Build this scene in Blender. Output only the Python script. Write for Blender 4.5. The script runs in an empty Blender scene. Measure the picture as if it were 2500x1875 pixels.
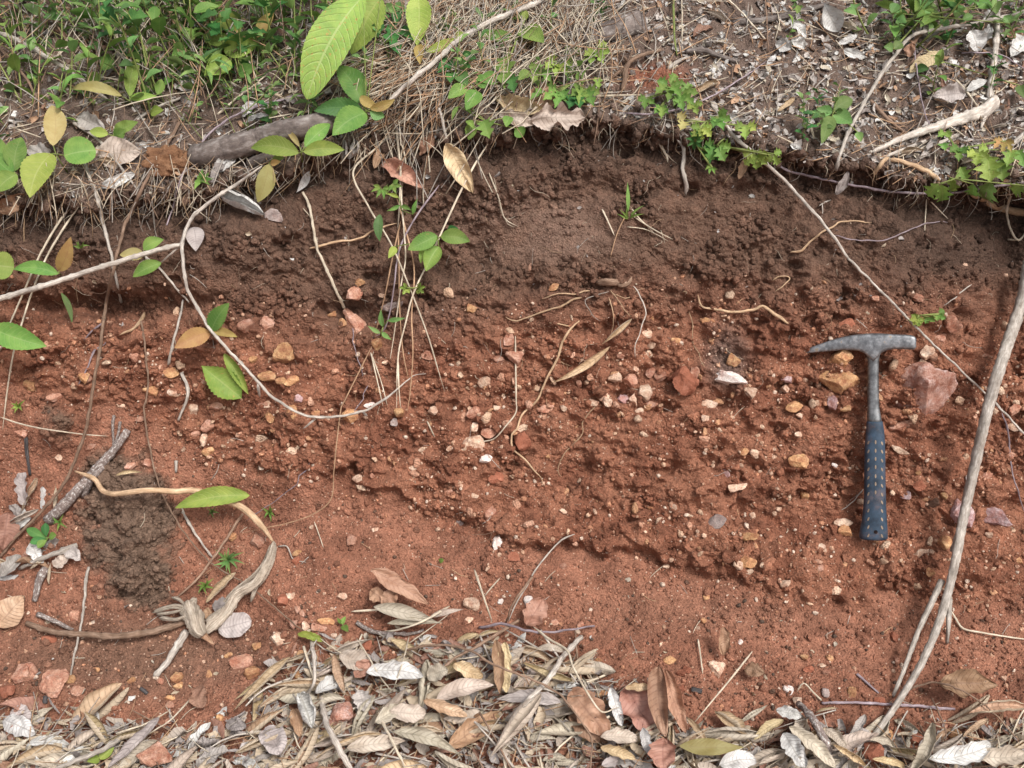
import bpy, math, random
import numpy as np
from mathutils import Vector, Matrix, noise as mnoise
random.seed(7); RS = np.random.RandomState(11)
scn = bpy.context.scene; C = scn.collection
rad = math.radians

# ------------------------------------------------------------------ camera, sky, sun
CAM = Vector((0, -1.45, 1.18)); PITCH = rad(25); F = 2431.0
cd = bpy.data.cameras.new('camera'); cam = bpy.data.objects.new('camera', cd); C.objects.link(cam)
cam.location = CAM; cam.rotation_euler = (rad(90) - PITCH, 0, 0)
cd.lens = 35; cd.sensor_width = 36; cd.clip_start = 0.05; cd.clip_end = 200
scn.camera = cam
w = bpy.data.worlds.new('World'); scn.world = w; w.use_nodes = True
nt = w.node_tree; nt.nodes.clear()
wo = nt.nodes.new('ShaderNodeOutputWorld'); bg = nt.nodes.new('ShaderNodeBackground')
sk = nt.nodes.new('ShaderNodeTexSky'); sk.sky_type = 'NISHITA'; sk.sun_disc = False
sk.sun_elevation = rad(48); sk.sun_rotation = rad(150); sk.dust_density = 4; sk.air_density = 1.0
hs = nt.nodes.new('ShaderNodeHueSaturation'); hs.inputs['Saturation'].default_value = 0.35
nt.links.new(sk.outputs[0], hs.inputs['Color']); nt.links.new(hs.outputs[0], bg.inputs[0]); nt.links.new(bg.outputs[0], wo.inputs[0])
bg.inputs[1].default_value = 0.115
sd = bpy.data.lights.new('sun', 'SUN'); sd.energy = 2.3; sd.angle = rad(17); sd.color = (1, 0.97, 0.93)
sun = bpy.data.objects.new('sun', sd); C.objects.link(sun)
sun.rotation_euler = Vector((0.45, -0.62, 1.0)).to_track_quat('Z', 'Y').to_euler()
scn.view_settings.view_transform = 'Standard'; scn.view_settings.look = 'None'
scn.view_settings.exposure = 0.5; scn.view_settings.gamma = 1

# ------------------------------------------------------------------ helpers: pixels, noise, tags
SP, CP = math.sin(PITCH), math.cos(PITCH)
def raydir(u, v):
    dx = (u - 1250) / F; dy = (937.5 - v) / F
    return Vector((dx, CP + dy * SP, -SP + dy * CP))      # unit depth along the view axis
_perm = RS.permutation(256); _perm = np.concatenate([_perm, _perm, _perm])
_ang = RS.rand(256) * 2 * np.pi; _gx, _gy = np.cos(_ang), np.sin(_ang)
_r1, _r2, _r3 = RS.rand(256), RS.rand(256), RS.rand(256)
def H(ix, iy, seed):
    return _perm[(_perm[(ix + seed) & 255] + iy) & 255]
def pn(x, y, seed=0):
    x = np.asarray(x, float); y = np.asarray(y, float)
    ix = np.floor(x).astype(int); iy = np.floor(y).astype(int); fx = x - ix; fy = y - iy
    def g(a, b):
        h = H(ix + a, iy + b, seed); return _gx[h] * (fx - a) + _gy[h] * (fy - b)
    sx = fx * fx * fx * (fx * (fx * 6 - 15) + 10); sy = fy * fy * fy * (fy * (fy * 6 - 15) + 10)
    a = g(0, 0); b = g(1, 0); c = g(0, 1); d = g(1, 1)
    return 1.5 * ((a + (b - a) * sx) * (1 - sy) + (c + (d - c) * sx) * sy)
def fbm(x, y, n=4, seed=0):
    s = 0; a = 1.0
    for k in range(n): s = s + a * pn(x * 2**k, y * 2**k, seed + 13 * k); a *= .5
    return s
def worley(x, y, seed=0):
    ix = np.floor(x).astype(int); iy = np.floor(y).astype(int)
    f1 = np.full(x.shape, 9.0); f2 = np.full(x.shape, 9.0); idd = np.zeros(x.shape)
    for a in (-1, 0, 1):
        for b in (-1, 0, 1):
            h = H(ix + a, iy + b, seed)
            d = np.hypot(ix + a + _r1[h] - x, iy + b + _r2[h] - y)
            m = d < f1
            f2 = np.where(m, f1, np.minimum(f2, d)); f1 = np.where(m, d, f1); idd = np.where(m, _r3[h], idd)
    return f1, f2, idd
def sst(a, b, x):
    t = np.clip((x - a) / (b - a), 0, 1); return t * t * (3 - 2 * t)

def tag(o, label=None, cat=None, group=None, kind=None):
    if label: o['label'] = label
    if cat: o['category'] = cat
    if group: o['group'] = group
    if kind: o['kind'] = kind
    return o

def mk(name, verts, faces, mat, parent=None, origin=(0, 0, 0), uv=None, smooth=True, mats=None, midx=None):
    """one mesh object; verts are world coordinates, moved so that origin is the object's origin"""
    V = np.asarray(verts, float).reshape(-1, 3); O = np.asarray(origin, float)
    me = bpy.data.meshes.new(name)
    if isinstance(faces, np.ndarray) and faces.ndim == 2:
        n, k = faces.shape
        me.vertices.add(len(V)); me.vertices.foreach_set('co', (V - O).astype(np.float32).ravel())
        me.loops.add(n * k); me.loops.foreach_set('vertex_index', faces.astype(np.int32).ravel())
        me.polygons.add(n); me.polygons.foreach_set('loop_start', np.arange(0, n * k, k, dtype=np.int32))
        me.update(calc_edges=True)
    else:
        me.from_pydata([tuple(p) for p in (V - O)], [], faces); me.update()
    if smooth: me.polygons.foreach_set('use_smooth', np.ones(len(me.polygons), bool))
    if uv is not None:
        lay = me.uv_layers.new(name='UVMap'); li = np.zeros(len(me.loops), np.int32)
        me.loops.foreach_get('vertex_index', li); lay.data.foreach_set('uv', np.asarray(uv, np.float32)[li].ravel())
    for m in (mats or [mat]): me.materials.append(m)
    if midx is not None: me.polygons.foreach_set('material_index', np.asarray(midx, np.int32))
    o = bpy.data.objects.new(name, me); C.objects.link(o)
    if parent is not None:
        o.parent = parent; o.location = O - np.array(parent.location)
    else: o.location = O
    return o
def empty(name, loc):
    o = bpy.data.objects.new(name, None); C.objects.link(o); o.location = loc; o.empty_display_size = .02
    return o

# ------------------------------------------------------------------ materials
def newmat(name):
    m = bpy.data.materials.new(name); m.use_nodes = True; n = m.node_tree; n.nodes.clear()
    return m, n, n.nodes.new, n.links.new
def ramp(n, stops, interp='LINEAR'):
    r = n.nodes.new('ShaderNodeValToRGB'); r.color_ramp.interpolation = interp
    while len(r.color_ramp.elements) < len(stops): r.color_ramp.elements.new(.5)
    for e, (p, c) in zip(r.color_ramp.elements, stops): e.position = p; e.color = (*c, 1) if len(c) == 3 else c
    return r
def nz(n, L, scale, coord, detail=4, rough=.6, vec=None):
    t = n.nodes.new('ShaderNodeTexNoise'); t.inputs['Scale'].default_value = scale
    t.inputs['Detail'].default_value = detail; t.inputs['Roughness'].default_value = rough
    L(coord, t.inputs['Vector']); return t
def mixc(n, L, fac, a, b, mode='MIX'):
    x = n.nodes.new('ShaderNodeMix'); x.data_type = 'RGBA'; x.blend_type = mode
    for s, val in ((0, fac), (6, a), (7, b)):
        if hasattr(val, 'links') or isinstance(val, bpy.types.NodeSocket): L(val, x.inputs[s])
        elif s == 0: x.inputs[0].default_value = val
        else: x.inputs[s].default_value = (*val, 1)
    return x.outputs[2]
def math_(n, L, op, a, b=None, c=None):
    x = n.nodes.new('ShaderNodeMath'); x.operation = op
    for i, val in enumerate((a, b, c)):
        if val is None: continue
        if isinstance(val, bpy.types.NodeSocket): L(val, x.inputs[i])
        else: x.inputs[i].default_value = val
    return x.outputs[0]

def soil_mat():
    m, n, N, L = newmat('soil')
    out = N('ShaderNodeOutputMaterial'); b = N('ShaderNodeBsdfPrincipled'); tc = N('ShaderNodeTexCoord')
    at = N('ShaderNodeAttribute'); at.attribute_name = 'albedo'
    co = tc.outputs['Object']
    n1 = nz(n, L, 45, co, 6, .7); n2 = nz(n, L, 330, co, 4, .7)
    r1 = ramp(n, [(.3, (.66, .62, .6)), (.5, (1, 1, 1)), (.72, (1.35, 1.3, 1.28))]); L(n1.outputs[0], r1.inputs[0])
    r2 = ramp(n, [(.3, (.6, .56, .55)), (.52, (1, 1, 1)), (.75, (1.5, 1.5, 1.5))]); L(n2.outputs[0], r2.inputs[0])
    c = mixc(n, L, 1.0, at.outputs['Color'], r1.outputs[0], 'MULTIPLY'); c = mixc(n, L, 1.0, c, r2.outputs[0], 'MULTIPLY')
    # pale mineral grains
    v = N('ShaderNodeTexVoronoi'); v.inputs['Scale'].default_value = 190; L(co, v.inputs['Vector'])
    rv = ramp(n, [(0, (1, 1, 1)), (.17, (1, 1, 1)), (.24, (0, 0, 0))]); L(v.outputs['Distance'], rv.inputs[0])
    sep = N('ShaderNodeSeparateColor'); L(v.outputs['Color'], sep.inputs[0])
    g = math_(n, L, 'GREATER_THAN', sep.outputs[0], .78)
    g = math_(n, L, 'MULTIPLY', g, rv.outputs[0]); g = math_(n, L, 'MULTIPLY', g, at.outputs['Alpha'])
    c = mixc(n, L, g, c, (.62, .42, .31))
    L(c, b.inputs['Base Color']); b.inputs['Roughness'].default_value = .92; b.inputs['Specular IOR Level'].default_value = .25
    v2 = N('ShaderNodeTexVoronoi'); v2.inputs['Scale'].default_value = 330; L(co, v2.inputs['Vector'])
    h = math_(n, L, 'MULTIPLY', v2.outputs['Distance'], -.6)
    h = math_(n, L, 'ADD', h, n2.outputs[0]); h = math_(n, L, 'ADD', h, n1.outputs[0])
    bp = N('ShaderNodeBump'); bp.inputs['Strength'].default_value = .9; bp.inputs['Distance'].default_value = .005
    L(h, bp.inputs['Height']); L(bp.outputs[0], b.inputs['Normal']); L(b.outputs[0], out.inputs[0])
    return m

def stone_mat(name, c1, c2, c3, dust=(.33, .115, .068), dustamt=.5):
    m, n, N, L = newmat(name)
    out = N('ShaderNodeOutputMaterial'); b = N('ShaderNodeBsdfPrincipled'); tc = N('ShaderNodeTexCoord'); oi = N('ShaderNodeObjectInfo')
    mp = N('ShaderNodeVectorMath'); mp.operation = 'ADD'; gm = N('ShaderNodeNewGeometry')
    L(gm.outputs['Position'], mp.inputs[0]); L(oi.outputs['Random'], mp.inputs[1]); co = mp.outputs[0]
    a = nz(n, L, 70, co, 6, .7); r = ramp(n, [(.3, c1), (.5, c2), (.68, c3)]); L(a.outputs[0], r.inputs[0])
    d = nz(n, L, 80, co, 8, .8); rd = ramp(n, [(.44, (0, 0, 0)), (.62, (1, 1, 1))]); L(d.outputs[0], rd.inputs[0])
    fac = math_(n, L, 'MULTIPLY', rd.outputs[0], dustamt)
    c = mixc(n, L, fac, r.outputs[0], dust)
    hv = N('ShaderNodeHueSaturation'); L(c, hv.inputs['Color'])
    mr = N('ShaderNodeMapRange'); L(oi.outputs['Random'], mr.inputs[0]); mr.inputs[3].default_value = .75; mr.inputs[4].default_value = 1.2
    L(mr.outputs[0], hv.inputs['Value'])
    f = nz(n, L, 420, co, 4, .7)
    rf = ramp(n, [(.25, (.6, .58, .56)), (.5, (1, 1, 1)), (.8, (1.25, 1.25, 1.25))]); L(f.outputs[0], rf.inputs[0])
    c = mixc(n, L, 1.0, hv.outputs[0], rf.outputs[0], 'MULTIPLY')
    L(c, b.inputs['Base Color']); b.inputs['Roughness'].default_value = .85; b.inputs['Specular IOR Level'].default_value = .3
    h = math_(n, L, 'ADD', a.outputs[0], f.outputs[0])
    bp = N('ShaderNodeBump'); bp.inputs['Strength'].default_value = .9; bp.inputs['Distance'].default_value = .003
    L(h, bp.inputs['Height']); L(bp.outputs[0], b.inputs['Normal']); L(b.outputs[0], out.inputs[0])
    return m

def bark_mat(name, c1, c2, c3=None, scale=1.0, rough=.85, bump=.6, stretch=.12):
    """UV.x round the stem 0..1, UV.y along in metres*10"""
    m, n, N, L = newmat(name); c3 = c3 or c2
    out = N('ShaderNodeOutputMaterial'); b = N('ShaderNodeBsdfPrincipled'); uv = N('ShaderNodeUVMap'); uv.uv_map = 'UVMap'
    oi = N('ShaderNodeObjectInfo')
    mp = N('ShaderNodeMapping'); L(uv.outputs[0], mp.inputs['Vector']); mp.inputs['Scale'].default_value = (3, 10 * stretch, 1)
    ad = N('ShaderNodeVectorMath'); ad.operation = 'ADD'; L(mp.outputs[0], ad.inputs[0]); L(oi.outputs['Random'], ad.inputs[1])
    a = nz(n, L, 5 * scale, ad.outputs[0], 6, .7)
    tc = N('ShaderNodeTexCoord'); k = nz(n, L, 60, tc.outputs['Object'], 4, .6)
    r = ramp(n, [(.3, c1), (.52, c2), (.7, c3)]); L(a.outputs[0], r.inputs[0])
    rk = ramp(n, [(.3, (.7, .7, .7)), (.7, (1.2, 1.2, 1.2))]); L(k.outputs[0], rk.inputs[0])
    c = mixc(n, L, 1.0, r.outputs[0], rk.outputs[0], 'MULTIPLY')
    hv = N('ShaderNodeHueSaturation'); L(c, hv.inputs['Color'])
    mr = N('ShaderNodeMapRange'); L(oi.outputs['Random'], mr.inputs[0]); mr.inputs[3].default_value = .8; mr.inputs[4].default_value = 1.15
    L(mr.outputs[0], hv.inputs['Value'])
    L(hv.outputs[0], b.inputs['Base Color']); b.inputs['Roughness'].default_value = rough; b.inputs['Specular IOR Level'].default_value = .3
    h = math_(n, L, 'ADD', a.outputs[0], k.outputs[0])
    bp = N('ShaderNodeBump'); bp.inputs['Strength'].default_value = bump; bp.inputs['Distance'].default_value = .002
    L(h, bp.inputs['Height']); L(bp.outputs[0], b.inputs['Normal']); L(b.outputs[0], out.inputs[0])
    return m

def leaf_mat(name, c1, c2, vein, nv=11, trans=.3, rough=.6, spots=None, spotamt=.0, veinw=.09, var=.25, bump=.5, huev=.02, back=None, vamt=.42):
    m, n, N, L = newmat(name)
    out = N('ShaderNodeOutputMaterial'); b = N('ShaderNodeBsdfPrincipled'); uv = N('ShaderNodeUVMap'); uv.uv_map = 'UVMap'
    oi = N('ShaderNodeObjectInfo'); gm = N('ShaderNodeNewGeometry')
    sx = N('ShaderNodeSeparateXYZ'); L(uv.outputs[0], sx.inputs[0])
    s = math_(n, L, 'MULTIPLY_ADD', sx.outputs[0], 2.0, -1.0); s = math_(n, L, 'ABSOLUTE', s)
    t = sx.outputs[1]
    mid = math_(n, L, 'LESS_THAN', s, .05)
    s2 = math_(n, L, 'POWER', s, 1.5); q = math_(n, L, 'MULTIPLY_ADD', s2, -.17, t); q = math_(n, L, 'MULTIPLY', q, float(nv)); q = math_(n, L, 'FRACT', q)
    q = math_(n, L, 'SUBTRACT', q, .5); q = math_(n, L, 'ABSOLUTE', q)
    mr = N('ShaderNodeMapRange'); L(q, mr.inputs[0]); mr.inputs[1].default_value = .5; mr.inputs[2].default_value = .5 - veinw * 1.6
    mr.inputs[3].default_value = 1; mr.inputs[4].default_value = 0; side = mr.outputs[0]
    vnz = nz(n, L, 90, N('ShaderNodeTexCoord').outputs['Object'], 2, .5); vmm = math_(n, L, 'MULTIPLY', side, vnz.outputs[0]); vmm = math_(n, L, 'MULTIPLY', vmm, 1.3); vm = math_(n, L, 'MAXIMUM', mid, vmm)
    ad = N('ShaderNodeVectorMath'); ad.operation = 'ADD'; L(gm.outputs['Position'], ad.inputs[0]); L(oi.outputs['Random'], ad.inputs[1])
    a = nz(n, L, 38, ad.outputs[0], 5, .6)
    r = ramp(n, [(.35, c1), (.65, c2)]); L(a.outputs[0], r.inputs[0])
    c = mixc(n, L, math_(n, L, 'MULTIPLY', vm, vamt), r.outputs[0], vein)
    if spots:
        sp = nz(n, L, 170, ad.outputs[0], 3, .6); rs = ramp(n, [(.66 - spotamt, (0, 0, 0)), (.72 - spotamt, (1, 1, 1))]); L(sp.outputs[0], rs.inputs[0])
        c = mixc(n, L, math_(n, L, 'MULTIPLY', rs.outputs[0], .85), c, spots)
    hv = N('ShaderNodeHueSaturation'); L(c, hv.inputs['Color'])
    mv = N('ShaderNodeMapRange'); L(oi.outputs['Random'], mv.inputs[0]); mv.inputs[3].default_value = 1 - var; mv.inputs[4].default_value = 1 + var
    L(mv.outputs[0], hv.inputs['Value'])
    wn = N('ShaderNodeTexWhiteNoise'); wn.noise_dimensions = '1D'; L(oi.outputs['Random'], wn.inputs['W'])
    mh = N('ShaderNodeMapRange'); L(wn.outputs[0], mh.inputs[0]); mh.inputs[3].default_value = .5 - huev; mh.inputs[4].default_value = .5 + huev
    L(mh.outputs[0], hv.inputs['Hue'])
    col = hv.outputs[0]
    if back is not None: col = mixc(n, L, gm.outputs['Backfacing'], col, back)
    L(col, b.inputs['Base Color']); b.inputs['Roughness'].default_value = rough; b.inputs['Specular IOR Level'].default_value = .4
    h = math_(n, L, 'MULTIPLY_ADD', vm, -.6, a.outputs[0])
    f = nz(n, L, 300, ad.outputs[0], 3, .6); h = math_(n, L, 'MULTIPLY_ADD', f.outputs[0], .4, h)
    bp = N('ShaderNodeBump'); bp.inputs['Strength'].default_value = bump; bp.inputs['Distance'].default_value = .0018
    L(h, bp.inputs['Height']); L(bp.outputs[0], b.inputs['Normal'])
    tr = N('ShaderNodeBsdfTranslucent'); L(col, tr.inputs[0]); L(bp.outputs[0], tr.inputs['Normal'])
    mx = N('ShaderNodeMixShader'); mx.inputs[0].default_value = trans
    L(b.outputs[0], mx.inputs[1]); L(tr.outputs[0], mx.inputs[2]); L(mx.outputs[0], out.inputs[0])
    return m

M = dict(soil=soil_mat())
M['pink'] = stone_mat('pink_laterite', (.34, .15, .10), (.52, .29, .20), (.68, .44, .35), dustamt=0.85)
M['pinkbig'] = stone_mat('pale_pink_laterite', (.36, .17, .12), (.55, .32, .25), (.74, .55, .5), dustamt=.9)
M['ochre'] = stone_mat('ochre_laterite', (.34, .15, .07), (.55, .31, .15), (.74, .50, .28), dustamt=0.75)
M['cream'] = stone_mat('cream_stone', (.5, .3, .2), (.72, .52, .38), (.85, .7, .56), dustamt=0.65)
M['white'] = stone_mat('white_stone', (.62, .42, .36), (.86, .76, .7), (.93, .9, .86), dustamt=.25)
M['redbrown'] = stone_mat('red_brown_stone', (.20, .07, .04), (.33, .12, .07), (.46, .2, .13), dustamt=.4)
M['lilac'] = stone_mat('lilac_stone', (.3, .17, .17), (.48, .32, .32), (.72, .6, .6), dustamt=0.65)
M['grey'] = stone_mat('grey_stone', (.16, .13, .12), (.3, .24, .22), (.45, .38, .35), dustamt=.2)
M['darksoil'] = stone_mat('dark_crumb', (.09, .045, .03), (.14, .075, .05), (.2, .11, .075), dust=(.16, .07, .045))
M['moss'] = stone_mat('fibrous_soil', (.17, .08, .04), (.28, .14, .07), (.40, .22, .12), dust=(.2, .09, .05))
M['grey_bark'] = bark_mat('weathered_grey_wood', (.22, .18, .15), (.42, .37, .32), (.66, .6, .54))
M['white_bark'] = bark_mat('bleached_wood', (.28, .23, .19), (.5, .44, .38), (.74, .68, .61))
M['log'] = bark_mat('dark_log_bark', (.07, .055, .05), (.16, .13, .115), (.3, .27, .25), scale=.8, bump=1)
M['brown_bark'] = bark_mat('brown_twig_bark', (.14, .08, .05), (.25, .16, .11), (.38, .27, .2))
M['fibre'] = bark_mat('fibrous_weathered_root', (.20, .15, .11), (.46, .38, .3), (.68, .6, .5), scale=2.2, bump=1.2, stretch=.05)
M['root'] = bark_mat('tan_root', (.3, .18, .1), (.5, .34, .21), (.68, .5, .34))
M['straw'] = bark_mat('dry_straw', (.40, .31, .21), (.60, .51, .39), (.78, .7, .58), bump=.5)
M['straw_brown'] = bark_mat('brown_straw', (.3, .17, .09), (.45, .28, .17), (.58, .4, .26), bump=.2)
M['char'] = bark_mat('charred_wood', (.03, .028, .028), (.09, .08, .08), (.34, .32, .31), bump=1)
M['mottled'] = bark_mat('mottled_dead_branch', (.12, .09, .08), (.22, .17, .15), (.78, .76, .72), bump=1, stretch=.5)
M['vine'] = bark_mat('purple_vine_bark', (.14, .10, .11), (.28, .22, .24), (.55, .48, .5), bump=.3)
M['stem'] = bark_mat('green_stem', (.12, .16, .04), (.2, .24, .07), (.3, .3, .12), bump=.2)
M['green'] = leaf_mat('fresh_green_leaf', (.12, .24, .045), (.22, .34, .075), (.3, .4, .14), spots=(.3, .24, .08), spotamt=-.02)
M['bright'] = leaf_mat('yellow_green_leaf', (.23, .34, .06), (.35, .44, .10), (.46, .52, .2), spots=(.3, .2, .08), spotamt=-.01, trans=.35)
M['olive'] = leaf_mat('olive_leaf', (.17, .24, .045), (.28, .34, .07), (.36, .38, .12), spots=(.4, .2, .08))
M['spotted'] = leaf_mat('spotted_large_leaf', (.20, .33, .07), (.30, .42, .09), (.42, .5, .2), nv=13, spots=(.42, .24, .07), spotamt=.05, bump=1, vamt=.6)
M['orange'] = leaf_mat('young_orange_leaf', (.40, .24, .09), (.52, .38, .13), (.4, .22, .1), nv=13)
M['yellow'] = leaf_mat('yellowing_leaf', (.38, .31, .11), (.46, .41, .18), (.36, .27, .12), nv=13)
M['dark_green'] = leaf_mat('dark_green_leaf', (.035, .13, .03), (.07, .2, .045), (.11, .25, .07), trans=.2)
M['mid_green'] = leaf_mat('mid_green_leaf', (.12, .23, .06), (.20, .32, .10), (.26, .36, .15), nv=7, var=.4, huev=.025)
M['tan'] = leaf_mat('dry_tan_leaf', (.42, .29, .17), (.62, .47, .31), (.27, .18, .11), trans=.12, rough=.7, var=.25, bump=.9, back=(.5, .4, .29))
M['pale'] = leaf_mat('dry_pale_leaf', (.40, .33, .26), (.58, .50, .41), (.3, .25, .19), trans=.1, rough=.75, var=.18, bump=.9)
M['whiteleaf'] = leaf_mat('bleached_leaf', (.42, .40, .38), (.74, .72, .69), (.38, .35, .32), trans=.1, rough=.8, var=.14, bump=1.0, veinw=.06, vamt=.8, spots=(.3, .25, .2), spotamt=.02)
M['greyleaf'] = leaf_mat('grey_dead_leaf', (.30, .26, .24), (.46, .41, .38), (.2, .17, .16), trans=.08, rough=.8, var=.25, bump=.9, veinw=.06)
M['brownleaf'] = leaf_mat('brown_dead_leaf', (.27, .14, .09), (.42, .25, .17), (.2, .1, .07), trans=.08, rough=.65, var=.3, bump=.7, spots=(.08, .04, .03))
M['pinkleaf'] = leaf_mat('reddish_dead_leaf', (.36, .17, .12), (.5, .28, .21), (.27, .12, .09), trans=.08, rough=.6, var=.15, bump=.6, spots=(.07, .03, .03))

# ------------------------------------------------------------------ the ground: one sheet of bank, cut face, apron
us_in = np.arange(-200, 2701, 2.1)
ext = 2.1 * np.cumsum(1.07 ** np.arange(1, 75)) 
U1 = np.concatenate([(us_in[0] - ext)[::-1], us_in, us_in[-1] + ext])
V1 = np.concatenate([np.arange(-260, 2061, 2.1)])
U, V = np.meshgrid(U1, V1)
ki = lambda xs, ys: np.interp(np.clip(U, -300, 2800), xs, ys)
lipx = [0, 250, 450, 600, 700, 850, 1000, 1150, 1300, 1500, 1700, 1900, 2100, 2300, 2500]
lipv = [480, 480, 455, 430, 405, 340, 335, 320, 300, 290, 325, 360, 400, 440, 460]
LIP = ki(lipx, lipv) + 20 * pn(U / 90, U * 0, 3) + 13 * pn(U / 30, V / 90, 4) + 6 * pn(U / 12, V / 40, 5)
BND = ki([0, 250, 450, 650, 900, 1100, 1300, 1500, 1700, 1900, 2100, 2300, 2500], [745, 785, 800, 815, 885, 840, 800, 775, 765, 785, 785, 790, 800])
SCR = ki([0, 300, 500, 700, 850, 1000, 1100, 1250, 1400, 1600, 1800, 2000, 2200, 2500], [930, 985, 1080, 1130, 1160, 1210, 1265, 1320, 1335, 1340, 1385, 1440, 1450, 1440])
SCRn = SCR + 34 * pn(U / 150, V / 400, 9) + 24 * pn(U / 55, V / 200, 8) + 9 * pn(U / 22, V / 60, 10)
LM = .08 + .92 * sst(-.12, .42, pn(U / 170, U * 0 + 3.3, 12) + .15 * pn(U / 45, U * 0, 13))
def rowY(vv, k): return np.interp(vv, *k)
yk = [(-50, 300, 450, 700, 937, 1250, 1500, 1875, 2400), (.2, .165, .125, .055, 0.0, -.075, -.2, -.43, -.72)]
Yf = rowY(V, yk)
ylip = rowY(LIP, yk) - .018
TS = math.tan(rad(31))
dyv = (937.5 - V) / F; tp = (-SP + dyv * CP) / (CP + dyv * SP)
dyl = (937.5 - LIP) / F; tl = (-SP + dyl * CP) / (CP + dyl * SP)
zl = CAM.z + tl * (ylip + 1.45)
Yt = (CAM.z + tp * 1.45 - zl + TS * ylip) / (TS - tp)
below = sst(0, 45, V - LIP)
Yu = np.where(V < LIP, np.maximum(Yt, ylip), ylip * (1 - below) + (Yf + .012) * below)
Yu = np.where(V > LIP + 45, Yf + .012 * (1 - sst(45, 200, V - LIP)), Yu)
# ledge of firmer laterite above the loose apron
led = ki([0, 350, 700, 900, 1200, 1700, 2200, 2500], [.002, .003, .010, .020, .026, .022, .016, .012])
led = led * (.35 + .65 * LM)
Yu -= led * sst(-240, -30, V - SCRn) * (1 - sst(-6, 16, V - SCRn))
Yu += led * .3 * LM * np.exp(-((V - SCRn - 12) / 20.) ** 2)
for (cx, cy, sx_, sy_, a) in [(270, 748, 190, 30, .075), (120, 640, 120, 30, .02), (970, 320, 130, 48, .07), (1765, 985, 55, 22, .03),
        (2330, 1080, 90, 45, .022), (2450, 590, 140, 190, .10), (2330, 520, 200, 40, .03), (1900, 470, 300, 30, .012), (1180, 640, 50, 60, .02), (850, 770, 60, 30, .02), (2480, 800, 90, 90, .03), (1100, 650, 60, 40, .02), (1000, 560, 300, 60, .006),
        (315, 1270, 105, 115, -.06), (290, 1190, 90, 50, -.012), (340, 1390, 80, 60, -.018), (135, 1035, 45, 55, -.022), (1320, 560, 130, 70, -.012),
        (560, 560, 120, 70, -.03), (760, 560, 160, 90, -.015), (1450, 400, 120, 50, -.02), (220, 580, 70, 60, -.028), (410, 395, 55, 40, -.02),
        (1250, 430, 110, 60, -.016), (1750, 430, 160, 40, -.01), (1900, 470, 200, 40, .012), (2170, 1180, 60, 120, .008),
        (870, 760, 40, 40, .01), (1300, 700, 140, 12, .012), (590, 1010, 120, 60, -.01), (1270, 1080, 60, 50, -.012), (2290, 1020, 80, 30, -.008)]:
    Yu += a * np.exp(-((U - cx) / sx_) ** 2 - ((V - cy) / sy_) ** 2)
Yu += .012 * np.exp(-((V - LIP - 62) / 26.) ** 2)
Yu += .016 * fbm(U / 330, V / 330, 3, 21) * sst(-250, 100, V)
T = (Yu + 1.45) / (CP + dyv * SP)
dxu = (U - 1250) / F
def pos(T): return np.stack([dxu * T, -1.45 + T * (CP + dyv * SP), CAM.z + T * (-SP + dyv * CP)], -1)
P0 = pos(T)
def normals(P):
    a = np.gradient(P, axis=1); b = np.gradient(P, axis=0)
    nn = np.cross(a, b); nn /= (np.linalg.norm(nn, axis=-1, keepdims=True) + 1e-12)
    flip = np.sign(-nn[..., 1:2] + nn[..., 2:3] * .5); flip[flip == 0] = 1
    return nn * flip
def boxblur(A, k):
    for ax in (0, 1):
        c = np.cumsum(np.concatenate([np.repeat(np.take(A, [0], ax), k + 1, ax), A, np.repeat(np.take(A, [-1], ax), k, ax)], ax), ax)
        n = A.shape[ax]
        A = (np.take(c, range(2 * k + 1, 2 * k + 1 + n), ax) - np.take(c, range(0, n), ax)) / (2 * k + 1)
    return A
NB = normals(boxblur(P0, 14))
X = P0[..., 0]; S = P0[..., 2] + .6 * P0[..., 1]
# zone weights
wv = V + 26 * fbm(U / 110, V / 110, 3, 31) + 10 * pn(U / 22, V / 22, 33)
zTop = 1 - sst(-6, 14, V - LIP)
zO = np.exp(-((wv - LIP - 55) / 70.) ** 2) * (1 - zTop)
zB = sst(-150, 110, wv - BND + 20)
zS = sst(-10, 26 + 60 * (1 - LM), V - SCRn)
G = lambda cx, cy, a, b_: np.exp(-(((U - cx) / a) ** 2 + ((V - cy) / b_) ** 2) ** 1.6)
zMound = np.clip(G(315, 1280, 122, 165) + .42 * G(135, 1035, 48, 60) + G(350, 1430, 60, 60) + .5 * G(240, 1150, 60, 50), 0, 1)
zMound = sst(.15, .75, zMound + .30 * fbm(U / 45, V / 45, 4, 41))
zGrey = G(1775, 880, 60, 85) * .85
zSmooth = np.clip(G(1330, 560, 210, 85) + G(2070, 1300, 120, 90) * .4, 0, 1)
zSmooth = np.maximum(zSmooth, G(1060, 790, 90, 35) * .6)
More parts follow.
